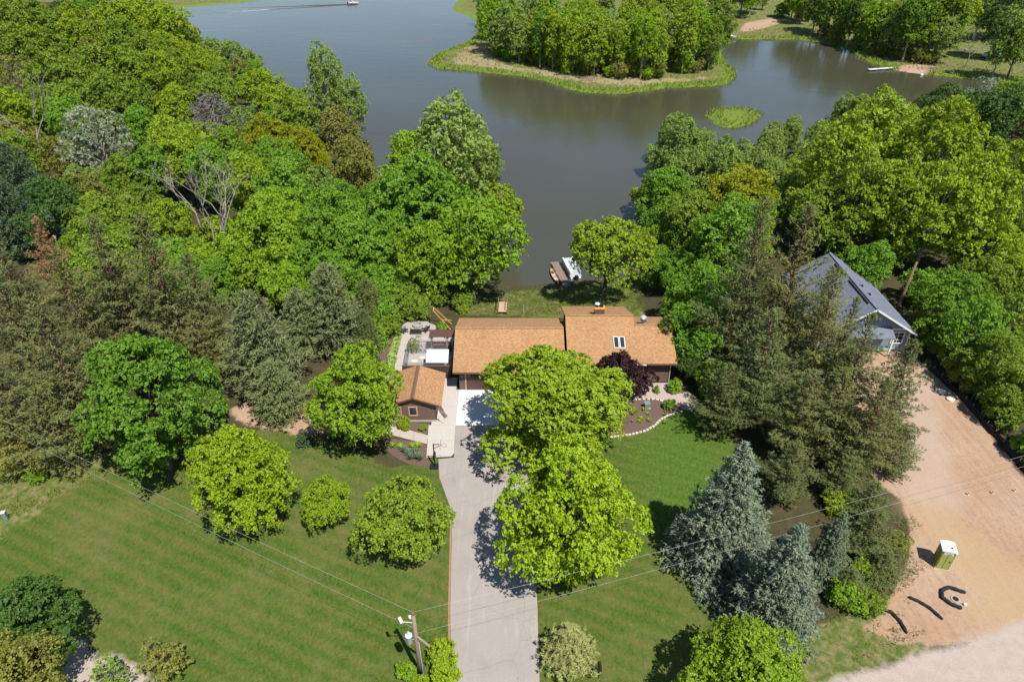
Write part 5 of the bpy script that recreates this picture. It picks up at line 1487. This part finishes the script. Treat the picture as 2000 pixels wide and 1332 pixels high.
wood([(60, 130, 110, 'mid'), (200, 140, 110, 'mid'), (820, 110, 110, 'yg'), (950, 165, 100, 'yg'), (1040, 225, 70, 'mid'), (555, 195, 60, 'pale'), (650, 120, 100, 'yg'), (440, 215, 105, 'yg'), (310, 180, 90, 'mid'),
      (120, 300, 130, 'mid'), (300, 330, 110, 'mid'), (555, 300, 80, 'pale'), (700, 250, 110, 'mid'), (830, 330, 100, 'mid'), (940, 290, 80, 'yg'), (1040, 320, 75, 'yel'), (1135, 400, 48, 'brown'), (1190, 310, 80, 'gg'), (1300, 350, 100, 'gg'),
      (1410, 390, 80, 'gg'), (100, 450, 110, 'olive', 'airy'), (330, 480, 140, 'mid'), (520, 430, 130, 'mid'), (720, 420, 120, 'mid'), (900, 440, 110, 'yg'), (1060, 480, 90, 'mid'), (1230, 480, 90, 'mid'), (1450, 500, 105, 'yg', 'oak_b'),
      (1570, 580, 115, 'yg', 'oak_a'), (1660, 620, 70, 'yg', 'oak_b'), (420, 610, 120, 'mid'), (600, 580, 120, 'mid'), (790, 600, 110, 'mid'), (980, 600, 95, 'yg'), (1190, 650, 95, 'gray'), (1350, 690, 85, 'gg', 'airy'),
      (90, 650, 120, 'dark', 'maple_a'), (250, 620, 100, 'mid'), (560, 800, 160, 'silver'), (800, 740, 110, 'green'), (980, 780, 110, 'green'), (1500, 800, 120, 'yel'), (1680, 850, 105, 'yel'), (1780, 900, 65, 'yel'), (1130, 780, 80, 'pale'),
      (310, 880, 90, 'olive', 'wood_b'), (100, 880, 110, 'mid'), (1050, 880, 140, 'yg', 'wood_a'), (1280, 870, 120, 'mid'), (860, 950, 110, 'green'), (700, 980, 100, 'mid'), (640, 1070, 80, 'green'), (450, 1050, 110, 'gg', 'wood_b'),
      (130, 1080, 150, 'dblue'), (80, 1260, 150, 'dblue'), (260, 1130, 110, 'dblue'), (600, 1250, 140, 'mid'), (760, 1160, 100, 'mid'), (1400, 1050, 140, 'yg', 'wood_b'), (1600, 1090, 150, 'green'), (1780, 1060, 120, 'gg', 'wood_b'), (1930, 970, 110, 'gg', 'wood_b'),
      (1560, 1260, 165, 'lime', 'maple_b'), (1850, 1240, 150, 'green'), (950, 1230, 120, 'yg'), (1550, 690, 80, 'green'), (1730, 770, 70, 'green'), (1450, 640, 70, 'gg', 'wood_b')],
     0, 0, 2.857, W1, KW)
at_crown('cotton_a', 636, 175, 36, 'gg', 'tall grey-green cottonwood with bare lower trunk on the west shore', sz=1.25)
at_crown('cotton_b', 685, 205, 32, 'gg', 'tall cottonwood leaning out over the lake from the west shore', sz=1.1)
dx_, dy_ = G(428, 500, 0)
plant('dead', dx_, dy_, 1.15, 'gray', 'large bare dead tree with pale branching limbs', sz=1.0)
CLEARED.append((dx_, dy_, 5.5))
for q_, (ax_, ay_) in enumerate(((-3, -2), (2.5, -3.5), (-1, 3), (4, 1.5), (-5.5, 2), (0, -5.5), (5.5, -1.5), (-4.5, -5), (2, -8), (-3, -8.5), (5, -6), (0, -11), (-5, -11), (4.5, -10))):
    plant('thicket', dx_ + ax_, dy_ + ay_, .75 + .08 * (q_ % 4), ['mid', 'lime', 'yg', 'green'][q_ % 4], f"{TONE[['mid', 'lime', 'yg', 'green'][q_ % 4]][1]} bushy thicket at the foot of the large dead tree", 'thickets round the dead tree')
at_crown('dead_thin', 35, 200, 40, 'gray', 'bare leaning dead trunks above the wood, pinkish', sz=1.3)
wood([(120, 940, 130, 'olive', 'wood_b'), (60, 1140, 110, 'green'), (300, 1180, 110, 'green')], 650, 0, 2.857, W1, KW)
wood([(1180, 60, 190, 'green'), (1500, 120, 200, 'lime', 'maple_b'), (1750, 150, 170, 'green', 'maple_a'), (900, 130, 120, 'green'), (560, 120, 130, 'mid'), (700, 220, 110, 'yg'), (1250, 330, 110, 'green'), (1600, 360, 110, 'lime'), (1830, 330, 130, 'green'),
      (1120, 190, 110, 'green'), (1950, 150, 120, 'green'), (420, 200, 110, 'mid'), (1380, 250, 120, 'lime')], 0, 433, 2.853, W1, KW)
wood([(130, 150, 150, 'green'), (300, 200, 110, 'green'), (250, 400, 90, 'green', 'thicket'), (170, 330, 90, 'green', 'thicket'), (330, 330, 100, 'green', 'thicket'), (460, 480, 70, 'mid', 'thicket')], 650, 433, 2.853, W1, KW)

# ---- the wood east of the dock
W2 = 'the lakeside wood beyond the blue house'
KW0 = KW
KW = dict(KW0, yg=['edge_a', 'cotton_b', 'wood_a', 'cotton_a'], gg=['cotton_a', 'cotton_b'])
GROW = 1.22
wood([(80, 840, 105, 'gg', 'cotton_a'), (200, 830, 75, 'gg', 'cotton_b'), (330, 890, 75, 'gg', 'cotton_a'), (430, 900, 80, 'gg', 'cotton_b'), (60, 1010, 85, 'gg', 'cotton_b'), (700, 740, 55, 'gg', 'cotton_a'), (880, 760, 62, 'gg', 'cotton_b'),
      (560, 870, 90, 'gg', 'cotton_a'), (1060, 700, 90, 'gg', 'cotton_a'), (1190, 640, 85, 'gg', 'cotton_a'), (1290, 680, 85, 'gg', 'cotton_b'), (400, 1130, 165, 'yel', 'oak_b'), (600, 1010, 110, 'gg', 'wood_b'), (720, 1080, 110, 'gg', 'wood_b'),
      (950, 1000, 150, 'yg'), (1150, 900, 150, 'yg'), (1340, 850, 150, 'yg'), (1520, 760, 125, 'yel'), (1500, 950, 160, 'yg'), (1660, 1010, 140, 'yg'), (1810, 1000, 140, 'yg'), (1960, 1060, 140, 'yg'), (1550, 620, 100, 'dark'), (1660, 730, 140, 'dark'),
      (1850, 760, 170, 'dark'), (1790, 555, 80, 'silver'), (1950, 570, 90, 'mid'), (1100, 1120, 140, 'yg'), (900, 1200, 140, 'mid'), (1300, 1150, 140, 'yg'), (1500, 1200, 140, 'yg'), (1700, 1240, 150, 'yg'), (1950, 1260, 120, 'mid'), (180, 1260, 130, 'mid'),
      (30, 1270, 110, 'green'), (1420, 640, 70, 'dark'), (1700, 640, 80, 'dark')], 1300, 0, 2.857, W2, KW)
wood([(30, 790, 85, 'gg', 'cotton_a'), (-30, 900, 75, 'gg', 'cotton_b'), (600, 790, 62, 'gg', 'cotton_a'), (690, 760, 60, 'gg', 'cotton_b'), (980, 690, 85, 'gg', 'cotton_a'), (840, 800, 70, 'gg', 'cotton_a'), (0, 1130, 130, 'green', 'maple_b'), (-60, 1090, 90, 'yg', 'oak_a'), (130, 1010, 120, 'gg', 'cotton_b'), (300, 990, 110, 'gg', 'cotton_a'), (480, 980, 110, 'gg', 'cotton_b'), (760, 930, 120, 'gg', 'wood_b'), (900, 880, 110, 'gg', 'wood_b'), (180, 900, 90, 'gg', 'cotton_a'), (1000, 780, 100, 'gg', 'wood_b')], 1300, 0, 2.857, W2, KW)
KW = KW0
GROW = 1.0
W3 = 'the belt of trees between the two houses'
wood([(-40, 250, 110, 'green'), (70, 280, 110, 'green'), (30, 120, 120, 'green'), (170, 160, 110, 'green'), (230, 420, 85, 'yel', 'maple_a'), (70, 470, 100, 'green'), (150, 620, 90, 'green'), (130, 780, 80, 'dark', 'wood_a'), (-60, 120, 90, 'yg')], 1300, 433, 2.853, W3, KW)
W4 = 'the wood behind the black silt fence'
wood([(1150, 240, 120, 'green'), (980, 190, 80, 'green'), (1300, 130, 100, 'yg'), (1700, 130, 140, 'yg'), (1860, 150, 130, 'yg'), (1450, 370, 120, 'green', 'thicket'), (1600, 440, 150, 'green', 'wood_c'), (1750, 340, 130, 'mid'), (1920, 320, 120, 'yg'), (1700, 600, 160, 'green', 'wood_b'),
      (1900, 560, 150, 'mid'), (1500, 620, 110, 'green', 'thicket'), (1850, 780, 150, 'mid'), (1960, 940, 120, 'mid'), (1660, 780, 100, 'mid', 'thicket'), (1560, 700, 80, 'olive', 'thicket'), (1770, 900, 90, 'mid', 'thicket'), (1420, 560, 70, 'olive', 'thicket'), (1880, 980, 90, 'mid', 'thicket'), (1970, 760, 120, 'yg')],
     1300, 433, 2.853, W4, KW)


# ---- peninsula and far shores: filled at random inside their outlines
def scatter(poly, spacing, kinds, tones, where, smin, smax, avoid=.62, edge=0.0, tries=4000, frame=True, cap=999):
    xs = [p_[0] for p_ in poly]; ys = [p_[1] for p_ in poly]
    n = 0
    PA = [q[:3] for q in PLACED]
    X_ = rng.uniform(min(xs), max(xs), tries); Y_ = rng.uniform(min(ys), max(ys), tries)
    ok = sdf(X_, Y_, poly) > edge
    for x, y in zip(X_[ok], Y_[ok]):
        if n >= cap: break
        s = random.uniform(smin, smax)
        k = random.choice(kinds)
        R = PROTO[k]['R'] * s
        A_ = np.array(PA)
        if ((x - A_[:, 0]) ** 2 + (y - A_[:, 1]) ** 2 < np.maximum(spacing, avoid * (R + A_[:, 2])) ** 2).any(): continue
        z = gz(x, y)
        u, v = proj(x, y, z + PROTO[k]['H'] * s * .5)
        if frame and (u < -90 or u > 2090 or v < -70 or v > 1420): continue
        tn = random.choice(tones)
        if k.startswith('pine') and tn not in ('pine', 'pined'): tn = 'pined'
        plant(k, x, y, s, tn, keep=False, where=where)
        PA.append((x, y, R)); n += 1
    return n
PENW = GP([(962, 110), (1040, 124), (1110, 142), (1180, 148), (1240, 152), (1310, 142), (1390, 133), (1396, 95), (1388, 50), (1420, 5), (1420, -22), (925, -22), (945, 0), (950, 60)], WATER_Z + 1)
PENE = GP([(962, 112), (1040, 126), (1110, 144), (1180, 150), (1240, 155), (1310, 145), (1395, 136), (1400, 90), (1385, 80), (1380, 122), (1310, 130), (1240, 140), (1180, 136), (1110, 130), (1040, 112), (970, 98), (960, 30), (948, 30), (950, 70)], WATER_Z + 1)
PT = ['gg', 'yg', 'yg', 'lime', 'green', 'mid', 'gg', 'yg', 'lime']
scatter(PENE, 4.0, ['edge_a', 'edge_a', 'birchy', 'cotton_a', 'wood_a'], PT, 'on the grassy peninsula', .85, 1.15, .45, 0, 2500)
scatter(PENE, 1.6, ['thicket'], ['mid', 'lime', 'green', 'olive', 'yg'], 'on the grassy peninsula', .6, 1.1, .18, 0, 2500, cap=85)
scatter(PENW, 5.0, ['edge_a', 'birchy', 'wood_a', 'wood_b', 'cotton_a', 'wood_c', 'airy'], PT, 'on the grassy peninsula', .95, 1.3, .5, 0, 2500)
FT = ['mid', 'lime', 'dark', 'gg', 'yg', 'mid', 'green', 'yg']
FARE = GP([(1525, 32), (1560, 50), (1610, 72), (1680, 95), (1740, 112), (1835, 124), (1850, 110), (1740, 95), (1640, 60), (1560, 20)], WATER_Z + 1.5)
scatter(FARE, 4.5, ['edge_a', 'birchy', 'cotton_a', 'wood_a'], FT, 'on the far shore behind the white dock', .95, 1.25, .45, 0, 1500)
FARW = GP([(1415, 28), (1450, 36), (1520, 22), (1600, 62), (1680, 90), (1740, 108), (1850, 118), (1868, 85), (1890, 58), (1925, 50), (1945, 70), (1952, 118), (2000, 142), (2100, 150), (2100, -28), (1400, -28)], WATER_Z + 1.5)
scatter(FARE, 2.2, ['thicket'], ['mid', 'green', 'olive'], 'on the far shore behind the white dock', .7, 1.1, .2, 0, 1500, cap=45)
scatter(FARW, 5.5, ['edge_a', 'birchy', 'wood_a', 'wood_b', 'cotton_a', 'wood_c', 'pine_a'], FT, 'on the far shore behind the white dock', 1.0, 1.35, .55, 0, 3500)
for px, py, r, k, tn in ((1962, 42, 42, 'wood_a', 'dark'), (1992, 88, 40, 'wood_b', 'mid'), (1925, 8, 36, 'edge_a', 'mid'), (1990, 8, 42, 'wood_c', 'dark'), (1868, 18, 42, 'wood_a', 'yg'), (1958, 96, 26, 'birchy', 'gg'), (1840, 60, 44, 'edge_a', 'yg'), (1790, 62, 42, 'edge_a', 'mid')):
    at_crown(k, px, py, r, tn, where='in the shade by the utility cart')
at_crown('dead_thin', 1905, 72, 18, 'gray', 'pale leaning bare birch beside the brush pile', sz=1.0)
FARLW = GP([(-80, 24), (150, 12), (200, 4), (330, 2), (430, -4), (560, -22), (560, -60), (-80, -60)], WATER_Z + 1.5)
scatter(FARLW, 7.0, ['wood_a', 'wood_b', 'edge_a'], ['mid', 'mid', 'dark', 'gg'], 'on the far west shore by the moored cruiser', .8, 1.1, .6, 0, 2000)
# gaps in the two near woods
WEST = [(-260, 360), (-160, 345)] + [(x - 4, y - 3) for x, y in near_shore[3:9]] + [(-18, 82), (-22, 74), (-34, 72), (-45, 62), (-60, 60), (-90, 60)]
scatter(WEST, 6.5, ['wood_a', 'wood_b', 'wood_c', 'maple_b'], ['mid', 'mid', 'yg', 'green', 'dark', 'olive'], 'in the wood around the large dead tree', .6, .95, .66, 0, 5000)
EAST = [(20, 76)] + [(x + 2, y - 4) for x, y in near_shore[16:24]] + [(160, 150), (110, 110), (75, 62), (58, 66), (50, 74), (48, 86), (30, 84), (24, 72)]
scatter(EAST, 5.5, ['wood_a', 'wood_b', 'wood_c', 'thicket'], ['mid', 'yg', 'green', 'mid', 'yg'], 'in the lakeside wood beyond the blue house', .6, .95, .66, 0, 4000)
BELT = [(19, 58), (19, 72), (28, 84), (30, 76), (27, 60), (24, 52)]
scatter(BELT, 3.0, ['thicket', 'bush', 'wood_c'], ['green', 'mid', 'dark'], 'in the belt of trees between the two houses', .6, .9, .45, 0, 800)
for e in (('west edge', GP([(-60, 905), (60, 890), (130, 880), (60, 860), (-60, 870)], 0)),):
    scatter(e[1], 1.5, ['bush', 'thicket'], ['mid', 'green', 'olive'], 'at the foot of the brownish pines', .6, .9, .5, 0, 400)

# ------------------------------------------------------------------ small garden plants
def rosette(key, n, L, W, tilt, mat='leaf', h=0.0, layers=2):
    c, nr, tg, lv = [], [], [], []
    for l in range(layers):
        for k in range(n):
            a = 2 * math.pi * k / n + l * .7 + random.uniform(-.2, .2)
            tl = tilt + l * .35 + random.uniform(-.15, .15)
            d = np.array([math.cos(a) * math.cos(tl), math.sin(a) * math.cos(tl), math.sin(tl)])
            c.append(d * L * .5 + np.array([0, 0, h])); tg.append(d)
            nr.append(np.array([-math.cos(a) * math.sin(tl), -math.sin(a) * math.sin(tl), math.cos(tl)])); lv.append(random.random())
    return leaf_mesh(key, np.array(c), np.array(nr), L, W, np.array(lv), mat, tang=np.array(tg))
HOSTA = rosette('hosta_leaves', 16, .42, .22, .35, layers=3)
TUFT = rosette('grass_tuft', 26, .50, .05, .85, layers=2)
FERN = rosette('fern_fronds', 12, .55, .16, .55, layers=2)
def herb(name, mesh, x, y, s, tone, label, group=None):
    o = link(name, mesh, None, (x, y, gz(x, y) + .02))
    o.rotation_euler = (0, 0, random.uniform(0, 6.28)); o.scale = (s, s, s * random.uniform(.85, 1.15))
    o.color = tuple(c_ * random.uniform(.9, 1.1) for c_ in TONE[tone][0]) + (1,)
    return tag(o, label, 'plant', group)
for k in range(34):
    u = k / 33
    herb('hosta', HOSTA, -13.55 + random.uniform(-.22, .16), 58.6 + u * 9.0, random.uniform(1.1, 1.5), 'hosta', 'pale lime hosta in the row along the garden path', 'hostas along the garden path')
for x, y, s, tn in ((-9.2, 47.7, 1.5, 'lav'), (-9.7, 47.4, 1.6, 'lav'), (-9.0, 47.1, 1.5, 'lav'), (-8.6, 46.8, 1.5, 'lav'), (-10.2, 47.9, 1.5, 'lav'), (-9.5, 46.9, 1.4, 'lav')):
    herb('lavender', TUFT, x, y, s, tn, 'blue-green lavender tuft in the mulch beside the driveway', 'lavender tufts beside the driveway')
for x, y, s, tn in ((-9.0, 48.6, 1.1, 'yg'), (-9.5, 48.5, 1.0, 'yg'), (-10.6, 48.4, 1.0, 'lime'), (-11.4, 48.6, 1.0, 'green')):
    herb('perennial', FERN, x, y, s, tn, 'leafy perennial in the mulch bed below the concrete walk', 'perennials below the concrete walk')
for k in range(16):
    herb('perennial', FERN, 12.0 + random.uniform(0, 4.5), 52.2 + random.uniform(-.6, 2.6), random.uniform(.45, .8), random.choice(['yg', 'green', 'olive', 'mid']), 'small perennial in the mulch bed round the utility cabinet', 'perennials round the utility cabinet')
plant('bush', 17.3, 57.2, .62, 'lime', 'bright green round shrub at the corner of the brown house')
plant('shrub_spruce', 15.3, 57.0, .42, 'green', 'small conical green shrub in the pink rock bed')
plant('bush', 16.15, 54.3, .48, 'green', 'round green shrub at the edge of the mulch bed')
plant('bush', 12.9, 57.2, .42, 'olive', 'small olive shrub under the purple plum tree')
plant('bush', -8.75, 51.0, .30, 'lime', 'round green shrub in front of the shed window')
plant('bush', -10.75, 51.5, .5, 'yg', 'yellow-green shrub against the shed wall')
plant('bush', -10.45, 51.0, .32, 'yg', 'low yellow-green shrub at the concrete walk by the shed')
plant('sapling', -11.2, 64.6, .45, 'mid', 'small leafy shrub inside the dog run')
at_crown('shrub_spruce', 592, 856, 20, 'dblue', 'dwarf blue-green spruce in a mulch ring on the lawn')
PB = 'evergreens behind the hosta row'
for px, py, r, k, tn, lb in ((735, 655, 26, 'shrub_spruce', 'green', 'small green spruce behind the hosta row'), (765, 610, 24, 'shrub_spruce', 'mid', 'tall evergreen shrub behind the garden chairs'), (742, 612, 30, 'thicket', 'green', 'bushy green shrub left of the garden chairs'),
                              (715, 655, 30, 'fluffy', 'pined', 'small dark pine behind the hosta row'), (722, 690, 22, 'shrub_spruce', 'dblue', 'dwarf blue-green spruce near the shed roof'), (760, 640, 22, 'bush', 'mid', 'leafy shrub by the garden path end')):
    at_crown(k, px, py, r, tn, lb, sz=1.25)
for px, py, r in ((810, 590, 22), (850, 580, 24), (900, 590, 22), (790, 575, 30), (870, 570, 26), (835, 560, 28), (905, 570, 24)):
    at_crown('thicket', px, py, r, 'mid', 'leafy undergrowth shrub between the fire pit and the lake', 'undergrowth behind the fire pit')
at_crown('bush', 862, 640, 12, 'lime', 'bright green shrub beneath the cedar swing frame')
at_crown('bush', 905, 604, 12, 'yg', 'small bright shrub behind the garage roof')
at_crown('bush', 72, 928, 20, 'mid', 'lone green bush in the rough grass west of the lawn')
at_crown('bush', 95, 1262, 0.1 + 14, 'mid', 'small bush at the gravel patch')
for (px, py), (qx, qy), h, lb in (((1896, 781), (1945, 703), 4.5, 'thin pale bare sapling stem leaning behind the silt fence'), ((1930, 776), (1995, 740), 2.6, 'low slanting bare stem among the weeds behind the silt fence'), ((1985, 790), (2003, 752), 2.5, 'short bare stem behind the silt fence')):
    a_, b_ = V3(px, py, 0), V3(qx, qy, h)
    sp2 = thing('bare_sapling', lb, 'sapling', tuple(a_))
    d_ = b_ - a_
    MB().tube([(0, 0, -.1), d_ * .4 + Vector((.1, 0, .15)), d_], [.05, .04, .015], 5).build('stem', 'bark_pale', sp2)
    for k in range(5): MB().tube([d_ * (.45 + k * .11), d_ * (.55 + k * .11) + Vector((random.uniform(-.5, .5), random.uniform(-.4, .4), .35))], [.018, .007], 4).build('twig', 'bark_pale', sp2)
plant('thicket', 49.0, 52.0, .7, 'mid', 'leafy thicket just behind the silt fence', 'thickets behind the silt fence')
plant('thicket', 49.5, 47.0, .8, 'green', 'leafy thicket just behind the silt fence', 'thickets behind the silt fence')
plant('thicket', 48.6, 58.0, .7, 'olive', 'leafy thicket just behind the silt fence', 'thickets behind the silt fence')

# ------------------------------------------------------------------ reeds and rough grass: blades joined into one stand each
def grass_stand(name, label, pts, hmin, hmax, tones, blades=6):
    pts = np.asarray(pts)
    n = len(pts) * blades
    bi = np.repeat(np.arange(len(pts)), blades)
    hh = rng.uniform(hmin, hmax, n)
    a = rng.uniform(0, 6.28, n); tl = rng.uniform(.9, 1.5, n)
    d = np.stack([np.cos(a) * np.cos(tl), np.sin(a) * np.cos(tl), np.sin(tl)], 1)
    base = np.stack([pts[bi, 0], pts[bi, 1], pts[bi, 2]], 1) + rng.normal(0, .12, (n, 3)) * np.array([1, 1, 0])
    c = base + d * hh[:, None] * .48
    nrm = np.stack([np.cos(a + 1.57), np.sin(a + 1.57), np.full(n, .3)], 1)
    me = leaf_mesh(name, c, nrm, hh, hh * .13 + .02, rng.uniform(0, 1, n), 'needle', tang=d)
    o = link(name, me)
    o.color = tones + (1,)
    return tag(o, label, 'grass', kind='stuff')
def band(poly_bbox, test, n):
    x0, x1, y0, y1 = poly_bbox
    x = rng.uniform(x0, x1, n); y = rng.uniform(y0, y1, n)
    k = test(x, y)
    x, y = x[k], y[k]
    return np.stack([x, y, height(x, y)], 1)
P1 = band((-35, 170, 160, 300), lambda x, y: (shore_d(x, y)[1] > -.4) & (shore_d(x, y)[1] < 3.6 + 1.4 * wob(x, y, 7, 51)) & (sdf(x, y, BEACH) < 1), 52000)
grass_stand('shore_reeds', 'lush green reeds fringing the peninsula, the islet and the bay', P1, .5, 1.1, (.24, .30, .035), 5)
P2 = band((-35, 170, 160, 300), lambda x, y: (shore_d(x, y)[1] > 3.2) & (shore_d(x, y)[1] < 16), 16000)
grass_stand('meadow_grass', 'tan dry grass on the peninsula behind the reeds', P2, .4, .9, (.34, .29, .12), 5)
P3 = band((-8, 24, 70, 88), lambda x, y: (shore_d(x, y)[0] > .1) & (shore_d(x, y)[0] < 16) & (sdf(x, y, BACK) > -.5) & ~((x > 5) & (x < 18) & (y < 71)) & ~((abs(x + 1.2) < .8)) & (wob(x, y, 4, 9) > -.25), 9000)
grass_stand('bank_grass', 'patchy rough grass on the bank between house and lake', P3, .12, .34, (.20, .24, .045), 5)
P4 = band((-60, -34, 36, 56), lambda x, y: (sdf(x, y, ROUGH) > 0) & (wob(x, y, 5, 8) > -.1), 7000)
grass_stand('verge_grass', 'rough grass and weeds west of the mown lawn', P4, .12, .4, (.22, .25, .05), 5)
P5 = band((22, 36, 27, 40), lambda x, y: (sdf(x, y, DIRT) > -2.5) & (sdf(x, y, DIRT) < 1.2) & (sdf(x, y, SAND) < 0) & (sdf(x, y, ROAD) < -.8) & (wob(x, y, 3, 8) > .1), 3500)
grass_stand('lot_weeds', 'sparse weeds along the edge of the dirt lot', P5, .1, .3, (.17, .20, .05), 4)
grow_all()
